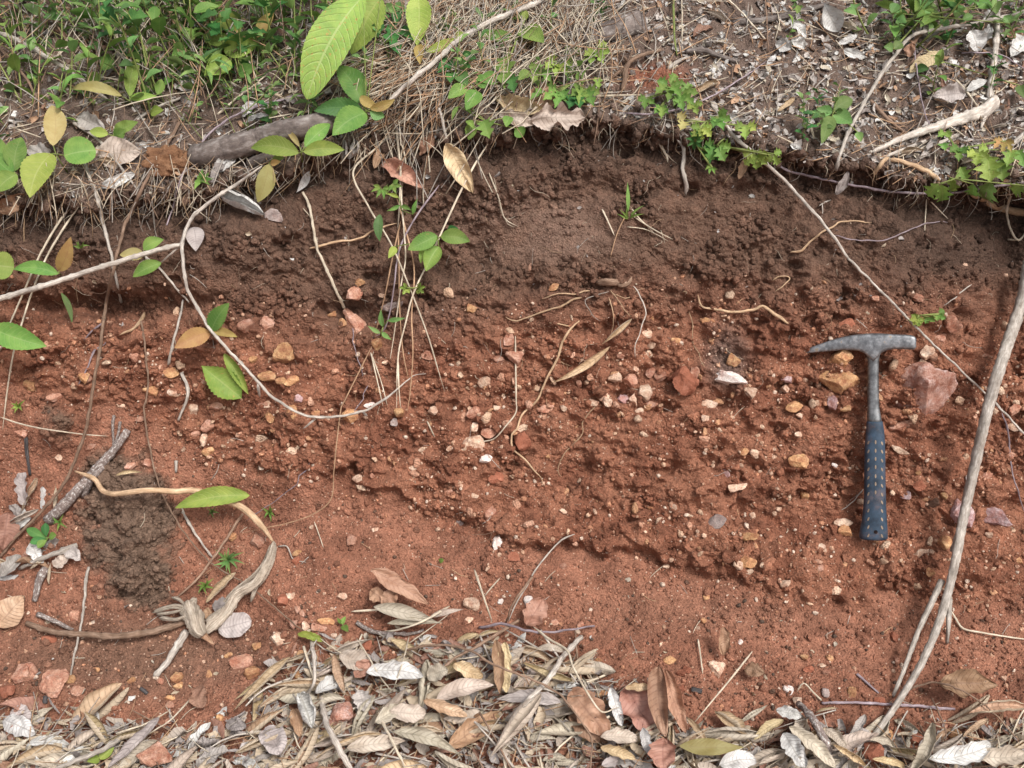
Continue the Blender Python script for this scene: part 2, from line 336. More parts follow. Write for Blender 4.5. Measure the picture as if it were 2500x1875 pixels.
# warped coordinates for the clods
wx = X + .006 * fbm(X * 40, S * 40, 3, 51); ws = S + .006 * fbm(X * 40, S * 40, 3, 57)
def clods(cell, seed, crack=.18):
    f1, f2, idd = worley(wx / cell, ws / cell, seed)
    return (.25 + .75 * sst(0, crack, f2 - f1)) * (.3 + .7 * idd) * np.sqrt(np.clip(1.05 - .9 * f1 * f1, 0, 2)), f2 - f1
patch = sst(-.25, .45, fbm(X * 9, S * 9, 3, 61))
patch2 = sst(-.3, .4, fbm(X * 17, S * 17, 3, 62))
big, e1 = clods(.05, 71, .5); med, e2 = clods(.021, 72, .6); sml, e3 = clods(.0098, 73, .4); tin, e4 = clods(.0052, 74, .5)
rough = (1 - zTop) * (1 - zS) * (1 - .8 * zSmooth)
aA = rough * (1 - zB); aB = rough * zB
D = aA * (.013 * patch * (big - .5) + .0105 * (med - .4) * (.25 + 1.0 * patch) + .0048 * (sml - .4) * (.3 + .8 * patch2) + .0018 * tin * patch2)
D += aB * (.017 * (big - .5) * (.4 + .6 * patch) + .010 * (med - .4) * patch + .0036 * (sml - .4) * (.35 + .65 * patch) + .0018 * tin)
D += zS * (.0022 * fbm(X * 60, S * 60, 3, 81) + .0012 * tin + .0016 * sml * sst(0, .6, fbm(X * 14, S * 14, 2, 83)))
D += aB * .013 * (np.abs(fbm(X * 15 + 3, S * 19, 4, 111)) - .3) * -1
D += zTop * (.006 * fbm(X * 22, S * 22, 4, 85) + .002 * sml)
D += zMound * (.020 * fbm(X * 30, S * 30, 4, 87) + .006 * (med - .4) * patch + .003 * (sml - .4) + .001 * tin)
D += rough * .010 * fbm(X * 24, S * 24, 5, 91)
# ragged crumbling lip
D += np.exp(-((V - LIP - 10) / 24.) ** 2) * (.012 * (med - .35) + .006 * (sml - .4))
# holes
hf1, hf2, hid = worley(X / .07, S / .055, 95)
D -= rough * .014 * (hid > .6) * sst(.26, .1, hf1 + .12 * pn(X * 90, S * 90, 97))
P = P0 + NB * D[..., None]
NN = normals(P)
# albedo
def mixv(a, b, w): return a + (b - a) * w[..., None]
col = np.zeros(P.shape) + np.array((.152, .087, .060))
col = mixv(col, np.array((.215, .135, .10)), zSmooth * .9)
col = mixv(col, np.array((.205, .12, .082)), sst(.1, .8, fbm(X * 16, S * 16, 3, 101)) * .5)
redA = np.array((.33, .146, .088)); redB = np.array((.235, .095, .056))
rb = mixv(np.zeros(P.shape) + redA, redB, sst(-.3, .5, fbm(X * 11, S * 11, 3, 103)))
col = mixv(col, np.array((.075, .045, .033)), np.clip(G(2380, 560, 260, 190) * .8 + G(150, 600, 200, 110) * .4 + G(930, 360, 170, 60) * .5, 0, 1))  # darker topsoil patches; the right one is dark humus plus painted-in recess shade
col = mixv(col, rb, zB)
col = mixv(col, mixv(np.zeros(P.shape) + np.array((.34, .155, .098)), np.array((.26, .115, .072)), sst(-.2, .5, fbm(X * 12, S * 12, 4, 105))), zS)
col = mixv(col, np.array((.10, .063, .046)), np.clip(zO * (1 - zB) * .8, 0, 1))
col = mixv(col, np.array((.17, .12, .095)), zTop)
col = mixv(col, np.array((.28, .115, .07)), G(1600, 190, 95, 38) * zTop)
col = mixv(col, np.array((.20, .13, .092)), zMound)
col = mixv(col, np.array((.15, .105, .088)), zGrey)
col = mixv(col, np.array((.20, .115, .078)), (G(330, 1600, 330, 110) * .8 + G(1700, 1500, 300, 60) * .2))
col = np.clip(col, 0, 1)
grain = np.clip(zB * 1.0 + .12, 0, 1) * (1 - zMound) * (1 - zTop)
# continue the sheet beyond the authored part: up the hill behind, and flat towards the viewer
def cont_up(P):
    rows = []; last = P[0]
    for d in (.05, .15, .4, .9, 1.8, 4, 9, 20):
        q = last.copy(); q[:, 1] += d; q[:, 2] += d * TS * (1 if d < 2 else .75); rows.insert(0, q)
    return np.array(rows)
def cont_dn(P):
    rows = []; last = P[-1]
    for d in (.05, .15, .35, .8, 2, 6, 16):
        q = last.copy(); q[:, 1] -= d; q[:, 2] -= .18 * min(d, .8); rows.append(q)
    return np.array(rows)
Pu, Pd = cont_up(P), cont_dn(P)
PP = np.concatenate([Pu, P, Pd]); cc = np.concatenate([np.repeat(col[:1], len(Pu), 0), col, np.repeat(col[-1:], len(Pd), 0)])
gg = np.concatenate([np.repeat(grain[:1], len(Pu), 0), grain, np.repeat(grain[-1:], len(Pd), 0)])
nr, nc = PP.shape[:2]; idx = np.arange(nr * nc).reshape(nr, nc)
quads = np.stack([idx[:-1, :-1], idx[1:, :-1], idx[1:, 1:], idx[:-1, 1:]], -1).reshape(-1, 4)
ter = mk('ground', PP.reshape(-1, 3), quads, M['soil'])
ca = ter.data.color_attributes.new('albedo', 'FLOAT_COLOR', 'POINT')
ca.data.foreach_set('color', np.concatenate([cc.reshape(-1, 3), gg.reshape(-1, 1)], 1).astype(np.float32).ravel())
tag(ter, kind='structure')
bpy.context.view_layer.update()
def hit(u, v):
    """depth along the view axis where the pixel's ray meets the ground"""
    d = raydir(u, v); ok, loc, no, _ = ter.ray_cast(CAM, d)
    if not ok: return 2.2, Vector((0, -.7, .7))
    return (loc - CAM).dot(Vector((0, CP, -SP))), no
def at(u, v, off=0.0):
    t, _ = hit(u, v); return CAM + raydir(u, v) * (t - off)
def soft_n(u, v):
    n = Vector((0, 0, 0))
    for a, b in ((0, 0), (14, 0), (-14, 0), (0, 14), (0, -14), (28, 20), (-28, 20), (0, -30)): n += hit(u + a, v + b)[1]
    return n.normalized()
K = 700 / 2212.0
def cp(ci, pts):
    """zoomed-crop coordinates -> photograph coordinates"""
    ox, oy = (0, 600, 1200, 1800)[ci % 4], (0, 450, 900, 1350)[ci // 4]
    return [(ox + x * K, oy + y * K) for x, y in pts]

# ------------------------------------------------------------------ stems, twigs, roots
def catmull(pts, step=7.0):
    pts = [np.array(p, float) for p in pts]; q = [2 * pts[0] - pts[1]] + pts + [2 * pts[-1] - pts[-2]]; out = []
    for i in range(1, len(q) - 2):
        n = max(2, int(np.linalg.norm(q[i + 1][:2] - q[i][:2]) / step))
        for k in range(n):
            t = k / n; a, b, c, d = q[i - 1], q[i], q[i + 1], q[i + 2]
            out.append(.5 * (2 * b + (c - a) * t + (2 * a - 5 * b + 4 * c - d) * t * t + (3 * b - a - 3 * c + d) * t ** 3))
    out.append(pts[-1]); return np.array(out)
def tube_geo(pts, radii, sides=7, flat=1.0, rough=.0, seed=0, flute=0.0, nfl=3):
    pts = np.asarray(pts, float); n = len(pts); tan = np.gradient(pts, axis=0); tan /= np.linalg.norm(tan, axis=1, keepdims=True) + 1e-9
    ref = np.array((0.1, -.9, .45)); verts = []; uv = []
    L = np.concatenate([[0], np.cumsum(np.linalg.norm(np.diff(pts, axis=0), axis=1))])
    rs = np.random.RandomState(seed + 5); ph = rs.rand() * 6
    for i in range(n):
        t = tan[i]; b = np.cross(t, ref); b /= np.linalg.norm(b) + 1e-9; nn = np.cross(b, t)
        for k in range(sides):
            a = 2 * math.pi * k / sides; r = radii[i] * (1 + rough * (rs.rand() - .5) * 2)
            if flute: r *= 1 + flute * math.sin(nfl * a + ph + L[i] * 18)
            verts.append(pts[i] + b * r * math.cos(a) + nn * r * flat * math.sin(a)); uv.append((k / sides, L[i] * 10))
    faces = []
    for i in range(n - 1):
        for k in range(sides):
            a = i * sides + k; b = i * sides + (k + 1) % sides
            faces.append((a, b, b + sides, a + sides))
    faces.append(tuple(range(sides))[::-1]); faces.append(tuple(range((n - 1) * sides, n * sides)))
    return verts, faces, uv
def path3d(pts, r_px, lift=0.0, ends=(0, 0), step=7.0, embed=.5):
    q = catmull(pts, step); ts = []; rr = []
    for p in q:
        t, _ = hit(p[0], p[1]); ts.append(t)
    ts = np.array(ts); n = len(ts); k = 4 if n > 10 else 1
    pad = np.concatenate([np.repeat(ts[0], k), ts, np.repeat(ts[-1], k)])
    sm = np.array([pad[i:i + 2 * k + 1].mean() for i in range(n)])
    s = np.linspace(0, 1, n); r = r_px * sm / F
    lf = lift * np.sin(np.pi * s) ** .6 + ends[0] * (1 - s) + ends[1] * s
    td = np.minimum(sm - lf - r * embed, ts - r * embed * .6 - np.minimum(lf, .004))
    td = np.convolve(np.concatenate([[td[0]] * 2, td, [td[-1]] * 2]), np.ones(5) / 5, 'valid')
    return [CAM + raydir(q[i][0], q[i][1]) * td[i] for i in range(n)], sm
def add_geo(acc, g):
    v, f, u = g; o = len(acc[0]); acc[0].extend(v); acc[1].extend([tuple(i + o for i in x) for x in f]); acc[2].extend(u)
_seed = [0]
def stick(name, label, cat, mat, wpx, pts, ci=None, lift=0.0, taper=(1, .6), group=None, forks=(), rough=.11, flat=1.0, sides=9, ends=(0, 0), parent=None, flute=0, step=7.0, wob=.0, embed=.5):
    """wpx = width in crop pixels when ci is given, else in photo pixels"""
    _seed[0] += 1; rs = np.random.RandomState(_seed[0])
    sc = K if ci is not None else 1.0
    acc = ([], [], []); org = None
    for j, (pp, ww) in enumerate([(pts, wpx)] + list(forks)):
        q = cp(ci, pp) if ci is not None else pp; r = ww * sc / 2
        P3, sm = path3d(q, r, lift if j == 0 else lift * .6, ends, step, embed)
        n = len(P3); P3 = np.array([tuple(p) for p in P3])
        if name in ('vine', 'branch', 'twig', 'stick') and n > 14:
            wob = max(wob, .0011); rad_n = 1
        else: rad_n = 0
        if name == 'root' and ci is not None: wob = max(wob, .0014)
        if wob: P3 += np.stack([pn(np.arange(n) * .35 + 9 * _seed[0], np.arange(n) * 0 + .3 + k, k) for k in range(3)], 1) * wob
        rad_ = [r * sm[i] / F * (taper[0] + (taper[1] - taper[0]) * i / (n - 1)) * (1 + .25 * rough / .08 * .4 * (rs.rand() - .5)) for i in range(n)]
        if rad_n: rad_ = [q_ * (1.32 if (i_ % 11 == 5) else 1) for i_, q_ in enumerate(rad_)]
        ss = np.arange(n) / (n - 1.); rad_ = [q_ * min(1, .35 + a_ * 9, .25 + (1 - a_) * 7) for q_, a_ in zip(rad_, ss)] if name in ('root', 'vine', 'straw') else rad_
        if org is None: org = P3[0].copy()
        add_geo(acc, tube_geo(P3, rad_, sides, flat, rough, _seed[0], flute))
    o = mk(name, acc[0], acc[1], M[mat] if isinstance(mat, str) else mat, parent, org, acc[2])
    if parent is None: tag(o, label, cat, group)
    return o

# ------------------------------------------------------------------ leaves
def shape_fn(kind):
    if kind == 'ovate': return lambda t: math.sin(math.pi * t ** .8) ** .8
    if kind == 'oblong': return lambda t: min(1, (math.sin(math.pi * t) ** .55))
    if kind == 'lance': return lambda t: math.sin(math.pi * t ** .75) ** 1.1
    if kind == 'round': return lambda t: math.sqrt(max(0, 1 - (2 * t - 1) ** 2)) ** .9
    if kind == 'obovate': return lambda t: math.sin(math.pi * t ** 1.35) ** .75
    if kind == 'lobed':
        return lambda t: (math.sin(math.pi * t ** .8) ** .8) * (1 + .38 * math.cos(2 * math.pi * (t * 3.1 - .35)))
    if kind == 'torn': return lambda t: (math.sin(math.pi * min(1, t * .8 + .08)) ** .5)
def leaf_geo(Pb, Pt, W, n_hint, shape='ovate', curl=.2, bend=.06, roll=0, serr=0, wave=0.0, nt_=26, ns=9, seed=0, spiral=0.0, twist=0.0, tear=0.0, fold=.18):
    W = W * max(curl, .02) / math.sin(min(max(curl, .02), math.pi / 2))
    rs = np.random.RandomState(seed + 77); Pb = np.array(Pb, float); Pt = np.array(Pt, float); ax = Pt - Pb; Ln = np.linalg.norm(ax) + 1e-6; ax /= Ln
    nh = np.array(n_hint, float); nh -= ax * nh.dot(ax); nh /= np.linalg.norm(nh) + 1e-9
    sd0 = np.cross(ax, nh); cr, sr = math.cos(rad(roll)), math.sin(rad(roll)); nrm = nh * cr + sd0 * sr; sd = np.cross(ax, nrm)
    f = shape_fn(shape); verts = []; uv = []; ph = rs.rand(4) * 6.28; lat = rs.uniform(-.07, .07); n1s = rs.rand(2) * 30; dead_ = 1 if tear > 0 or wave > .1 else 0
    for i in range(nt_):
        t = i / (nt_ - 1); hw = W / 2 * max(.02, f(min(max(t, .001), .999)))
        if serr: hw *= 1 + 1.5 * serr * (((t * (nt_ - 1)) % 2) - .5)
        if tear: hw *= 1 + .5 * tear * (rs.rand() - .7)
        c0 = Pb + ax * Ln * t + nrm * bend * Ln * 4 * t * (1 - t) + sd * (lat * Ln * 4 * t * (1 - t))
        tw = twist * (t - .5); a_n = nrm * math.cos(tw) + sd * math.sin(tw); a_s = sd * math.cos(tw) - nrm * math.sin(tw)
        for j in range(ns):
            s = 2 * j / (ns - 1) - 1; th = s * curl; R = hw / max(curl, .02)
            R *= (1 - spiral * (s + 1) / 2)
            xx = R * math.sin(th); zz = R * (1 - math.cos(th)) + (hw * fold * abs(s) if curl < 1.3 else 0)
            if tear: q_ = 1 + tear * 2.2 * mnoise.noise(Vector((t * 7, s * .7, n1s[0]))) * abs(s); xx *= q_; zz += dead_ * W * .17 * mnoise.noise(Vector((t * 4, s * 2, n1s[1])))
            wv_ = wave * hw * (abs(s) ** 1.5) * math.sin(t * 17 + ph[1] + (2 if s > 0 else 0)) + wave * .4 * hw * math.sin(t * 9 + s * 3 + ph[2])
            verts.append(c0 + a_s * xx + a_n * (zz + wv_)); uv.append(((s + 1) / 2, t))
    faces = []
    for i in range(nt_ - 1):
        for j in range(ns - 1):
            a = i * ns + j; faces.append((a, a + 1, a + ns + 1, a + ns))
    return verts, faces, uv
LS = [100]
def leaf(name, mat, base, tip, wpx, ci=None, parent=None, label=None, cat='leaf', group=None, lb=.006, lt=.012, **kw):
    LS[0] += 1
    if ci is not None: base, tip = cp(ci, [base, tip]); wpx = wpx * K
    tb, nb = hit(*base); tt, ntp = hit(*tip)
    Pb = CAM + raydir(*base) * (tb - lb); Pt = CAM + raydir(*tip) * (tt - lt)
    mid = ((base[0] + tip[0]) / 2, (base[1] + tip[1]) / 2)
    nh = (CAM - (Pb + Pt) / 2).normalized() * .75 + soft_n(*mid) * .35 + Vector((random.uniform(-.2, .2), 0, random.uniform(0, .25)))
    kw.setdefault('seed', LS[0])
    v, f, u = leaf_geo(Pb, Pt, wpx * (tb + tt) / 2 / F, nh, **kw)
    o = mk(name, v, f, M[mat], parent, Pb, u)
    if parent is None: tag(o, label, cat, group)
    elif label: o['label'] = label
    return o
def plant(name, label, cat, node, leaves, ci, group=None, stem=None, foot=None, stemw=10, defaults=None, lift=.02):
    """a root Empty at the plant's foot, one stem mesh, each leaf a mesh"""
    nd = cp(ci, [node])[0]; ft = cp(ci, [foot])[0] if foot else (nd[0] + 3, nd[1] + 26)
    root = empty(name, at(*ft)); tag(root, label, cat, group)
    Pn = at(nd[0], nd[1], lift); A = at(*ft)
    acc = ([], [], []); mid = (Pn + A) / 2 + Vector((0, -.004, .003))
    pts = [A, mid, Pn]; add_geo(acc, tube_geo([tuple(p) for p in pts], [.0014, .0012, .001], 6, seed=3))
    dd = defaults or {}
    for (m, b, t, wd, *rest) in leaves:
        kk = dict(shape='ovate', curl=.35, bend=.05, serr=.05, lb=lift, lt=lift + .008); kk.update(dd)
        if rest: kk.update(rest[0])
        bb = cp(ci, [b])[0]; Pb = CAM + raydir(*bb) * (hit(*bb)[0] - kk['lb'])
        add_geo(acc, tube_geo([tuple(Pn), tuple((Pn + Pb) / 2), tuple(Pb)], [.0009] * 3, 5))
        leaf('leaf', m, b, t, wd, ci, parent=root, **kk)
    mk('stem', acc[0], acc[1], M[stem or 'stem'], root, A, acc[2])
    return root

# ------------------------------------------------------------------ the hammer
def loft(sections):
    n = len(sections[0]); v = [p for s in sections for p in s]; f = []
    for i in range(len(sections) - 1):
        for k in range(n):
            a = i * n + k; b = i * n + (k + 1) % n; f.append((a, b, b + n, a + n))
    f.append(tuple(range(n))[::-1]); f.append(tuple(range((len(sections) - 1) * n, len(sections) * n))); return v, f
def metal(name, base, rust):
    m, n, N, L = newmat(name); out = N('ShaderNodeOutputMaterial'); b = N('ShaderNodeBsdfPrincipled'); tc = N('ShaderNodeTexCoord')
    a = nz(n, L, 90, tc.outputs['Object'], 6, .7); r = ramp(n, [(.34, tuple(x * .55 for x in base)), (.5, base), (.6, tuple(x * 1.5 for x in base)), (.66, rust)]); L(a.outputs[0], r.inputs[0])
    L(r.outputs[0], b.inputs['Base Color']); b.inputs['Metallic'].default_value = .75
    rr = ramp(n, [(.3, (.36,) * 3), (.7, (.6,) * 3)]); L(a.outputs[0], rr.inputs[0]); L(rr.outputs[0], b.inputs['Roughness'])
    bp = N('ShaderNodeBump'); bp.inputs['Strength'].default_value = .25; bp.inputs['Distance'].default_value = .001; L(a.outputs[0], bp.inputs['Height']); L(bp.outputs[0], b.inputs['Normal'])
    L(b.outputs[0], out.inputs[0]); return m
def plain(name, c, rough=.5, spec=.5, nzs=120, var=.25):
    m, n, N, L = newmat(name); out = N('ShaderNodeOutputMaterial'); b = N('ShaderNodeBsdfPrincipled'); tc = N('ShaderNodeTexCoord')
    a = nz(n, L, nzs, tc.outputs['Object'], 5, .65); r = ramp(n, [(.3, tuple(x * (1 - var) for x in c)), (.7, tuple(x * (1 + var) for x in c))]); L(a.outputs[0], r.inputs[0])
    dn = nz(n, L, 26, tc.outputs['Object'], 8, .75); rd = ramp(n, [(.5, (0, 0, 0)), (.72, (.55, .55, .55))]); L(dn.outputs[0], rd.inputs[0])
    L(mixc(n, L, rd.outputs[0], r.outputs[0], (.22, .12, .085)), b.inputs['Base Color']); b.inputs['Roughness'].default_value = rough; b.inputs['Specular IOR Level'].default_value = spec
    bp = N('ShaderNodeBump'); bp.inputs['Strength'].default_value = .2; bp.inputs['Distance'].default_value = .0006; L(a.outputs[0], bp.inputs['Height']); L(bp.outputs[0], b.inputs['Normal'])
    L(b.outputs[0], out.inputs[0]); return m
M['steel'] = metal('hammer_steel', (.22, .225, .235), (.36, .28, .2)); M['steel2'] = metal('shaft_steel', (.17, .175, .18), (.2, .19, .18))
M['grip'] = plain('blue_grip', (.030, .052, .082), .6, .35, 60, .5); M['dimple'] = plain('grip_groove', (.26, .2, .15), .8, .2); M['hole'] = plain('hole_dark', (.006, .006, .008), .9, .1)
tA = min(hit(uu, vv)[0] for uu in range(1960, 2240, 12) for vv in (825, 845, 860, 890)); tB = min(hit(2135 + dx, 1300)[0] for dx in (-20, 0, 20))
PA = CAM + raydir(2132, 835) * (tA - .016); PB = CAM + raydir(2135, 1316) * (tB - .028)
hammer = empty('rock_hammer', PB); tag(hammer, 'steel rock hammer with pick tip and dark blue rubber grip leaning on the red soil', 'hammer')
axY = (PB - PA).normalized(); Nh = (CAM - (PA + PB) / 2); Nh = (Nh - axY * Nh.dot(axY)).normalized(); axX = axY.cross(Nh) * -1
if axX.x < 0: axX = -axX
LAX = (PB - PA).length; mpp = LAX / (1316 - 835)
def hp(u, v, d=0.0):
    """hammer plane: photo pixel + depth (m) out of the plane"""
    cxl = 2132 + (v - 835) * (3.0 / 481)
    return np.array(PA + axX * ((u - cxl) * mpp * 1.0) + axY * ((v - 835) * mpp) + Nh * d)
hd = [(1964.5, 856, 858.2, .0012), (1975, 849.5, 859, .0040), (1990, 844, 858.5, .0055), (2010, 836.5, 857, .0068), (2037, 827.5, 855, .0080), (2060, 821.5, 853.5, .0090), (2085, 817, 854, .0098),
      (2100, 815.5, 856, .0104), (2112, 814.6, 862, .0108), (2122, 814, 872, .0110), (2132, 813.8, 884, .0112), (2143, 814, 872, .0112), (2152, 814.6, 861, .0112), (2165, 816, 855, .0114),
      (2180, 817.2, 852.8, .0114), (2200, 818.6, 853.4, .0114), (2215, 820, 855, .0114), (2224, 822.5, 854.5, .0108), (2228, 828, 849, .0092)]
secs = []
for (u, vt, vb, th) in hd:
    s = []
    for k in range(20):
        a = 2 * math.pi * k / 20; e = .38
        cx_, sx2 = math.cos(a), math.sin(a); px_ = math.copysign(abs(cx_) ** e, cx_); py_ = math.copysign(abs(sx2) ** e, sx2)
        thk = th * (1 if abs((vt + vb) / 2 - 835) < 4 or True else 1)
        s.append(hp(u, (vt + vb) / 2 + (vb - vt) / 2 * py_, px_ * thk))
    secs.append(s)
v, f = loft(secs); o = mk('head', v, f, M['steel'], hammer, hp(2132, 835))
def rodsecs(rows, e=.75, n=24):
    out = []
    for (vv, ul, ur, d) in rows:
        s = []
        for k in range(n):
            a = 2 * math.pi * k / n; c_, s_ = math.cos(a), math.sin(a)
            s.append(hp((ul + ur) / 2 + (ur - ul) / 2 * math.copysign(abs(c_) ** e, c_), vv, d * math.copysign(abs(s_) ** e, s_)))
        out.append(s)
    return out
sh = rodsecs([(850, 2112, 2151, .0095), (860, 2114, 2149, .0095), (868, 2117, 2147, .009), (880, 2119, 2145.5, .0085), (900, 2119.5, 2145, .008), (950, 2119, 2145, .0078), (990, 2119, 2146, .008), (1005, 2118.5, 2148, .0085), (1020, 2118, 2151, .0095), (1032, 2118, 2152, .0098)])
v, f = loft(sh); mk('shaft', v, f, M['steel2'], hammer, hp(2132, 870))
gr = [(1027, 2117.5, 2153, .0108), (1029, 2117, 2154, .0112), (1050, 2115.5, 2157, .012), (1075, 2113, 2159, .0128), (1130, 2111.5, 2160, .0132), (1200, 2111, 2161, .0134), (1240, 2109, 2162, .0136), (1270, 2106, 2164, .0138), (1290, 2102, 2165, .014), (1305, 2099.5, 2166, .0142), (1312, 2099.5, 2165.5, .0138), (1316, 2103, 2162, .012)]
v, f = loft(rodsecs(gr, .82, 28)); mi = [0] * len(f)
def grip_surf(u, vv):
    ul = np.interp(vv, [g[0] for g in gr], [g[1] for g in gr]); ur = np.interp(vv, [g[0] for g in gr], [g[2] for g in gr]); d = np.interp(vv, [g[0] for g in gr], [g[3] for g in gr])
    x = abs((u - (ul + ur) / 2) / ((ur - ul) / 2)); x = min(.97, x); ca_ = x ** (1 / .82); return d * (max(0, 1 - ca_ ** 2)) ** .41
dim = [(1015, y, -20) for y in (560, 628, 697, 765, 830, 890, 955, 1017, 1083, 1148, 1210, 1275)] + [(1067, y, 0) for y in (555, 620, 683, 745, 815, 875, 940)] + [(1113, y, 20) for y in (565, 628, 697, 765, 827, 890, 957, 1017, 1083, 1148, 1210, 1275)]
for (cx_, cy_, ang) in dim:
    (uu, vv), = cp(11, [(cx_, cy_)]); o0 = len(v); ring = []
    for k in range(8):
        a = 2 * math.pi * k / 8; lx, ly = 2.0 * math.cos(a), 5.2 * math.sin(a); ca_, sa_ = math.cos(rad(ang)), math.sin(rad(ang))
        ru, rv = uu + lx * ca_ + ly * sa_, vv - lx * sa_ + ly * ca_; v.append(hp(ru, rv, grip_surf(ru, rv) + .0004)); ring.append(o0 + k)
    f.append(tuple(ring)); mi.append(1)
o0 = len(v)
for k in range(14):
    a = 2 * math.pi * k / 14; v.append(hp(2138 + 4.6 * math.cos(a), 1294 + 4.6 * math.sin(a), grip_surf(2138, 1294) + .0005))
f.append(tuple(range(o0, o0 + 14))); mi.append(2)
o = mk('grip', v, f, None, hammer, hp(2132, 1200), mats=[M['grip'], M['dimple'], M['hole']], midx=mi)

# ------------------------------------------------------------------ stones
def ico(sub):
    import bmesh
    bm = bmesh.new(); bmesh.ops.create_icosphere(bm, subdivisions=sub, radius=1)
    v = np.array([tuple(x.co) for x in bm.verts]); f = np.array([[x.index for x in p.verts] for p in bm.faces]); bm.free(); return v, f
ICO = {k: ico(k) for k in (1, 2, 3, 4, 5)}
def rock_geo(sub, seed, cuts=9, rough=.16):
    v, f = ICO[sub]; v = v.copy(); rs = np.random.RandomState(seed)
    for _ in range(cuts):
        nn = rs.randn(3); nn /= np.linalg.norm(nn); d = rs.uniform(.42, .82); e = np.maximum(0, v @ nn - d); v -= e[:, None] * nn
    if sub >= 3:
        off = rs.rand(3) * 50
        disp = np.array([mnoise.fractal(Vector(p * 1.6 + off), 1.0, 2.1, 5 if sub > 3 else 4) for p in v]); v *= (1 + rough * disp)[:, None]
        if sub > 4:
            d2 = np.array([mnoise.noise(Vector(p * 9 + off)) for p in v]); v *= (1 + .035 * d2)[:, None]
    return v / np.abs(v).max(0), f
proto_rock = []
for k in range(10):
    v, f = rock_geo(4, 300 + k, cuts=10 + k % 6, rough=.10 + .03 * (k % 5)); me = bpy.data.meshes.new('stone')
    me.from_pydata([tuple(p) for p in v], [], [tuple(int(i) for i in q) for q in f]); me.polygons.foreach_set('use_smooth', np.ones(len(f), bool)); proto_rock.append((me, {}))
def rock_mesh(k, mat):
    me, cache = proto_rock[k]
    if mat not in cache:
        m2 = me.copy(); m2.materials.append(M[mat]); cache[mat] = m2
    return cache[mat]
def stone(u, v, wd, ht, mat, label, group=None, name='stone', rot=None, embed=.25, big=False, dep=None, seed=None, cat='stone', cuts=8, rough=.2):
    t, nn = hit(u, v); sn = soft_n(u, v); mpx = t / F; a, b = wd * mpx / 2 * 1.12, ht * mpx / 2 * 1.12; c = (dep or min(a, b) * .8)
    Zc = (-raydir(u, v)).normalized() * .6 + sn * .4; Zc.normalize(); Xc = Vector((1, 0, 0)); Xc = (Xc - Zc * Xc.dot(Zc)).normalized(); Yc = Zc.cross(Xc)
    R = Matrix((Xc, Yc, Zc)).transposed(); r = random.uniform(-25, 25) if rot is None else rot
    R = R @ Matrix.Rotation(rad(r), 3, 'Z')
    loc = CAM + raydir(u, v) * (t + c * (embed - .6))
    if big:
        vv, ff = rock_geo(5, seed or int(u), cuts=cuts, rough=rough)
        me = bpy.data.meshes.new(name); me.from_pydata([tuple(p) for p in vv], [], [tuple(int(i) for i in q) for q in ff])
        me.polygons.foreach_set('use_smooth', np.ones(len(ff), bool)); me.materials.append(M[mat])
    else: me = rock_mesh(random.randrange(10), mat)
    o = bpy.data.objects.new(name, me); C.objects.link(o); o.matrix_world = Matrix.Translation(loc) @ R.to_4x4() @ Matrix.Diagonal((a, b, c, 1))
    return tag(o, label, cat, group)
ANCH = []; AUTO = []
def auto(o, base, u, v, group): AUTO.append((o, base, u, v)); o['group'] = group; return o

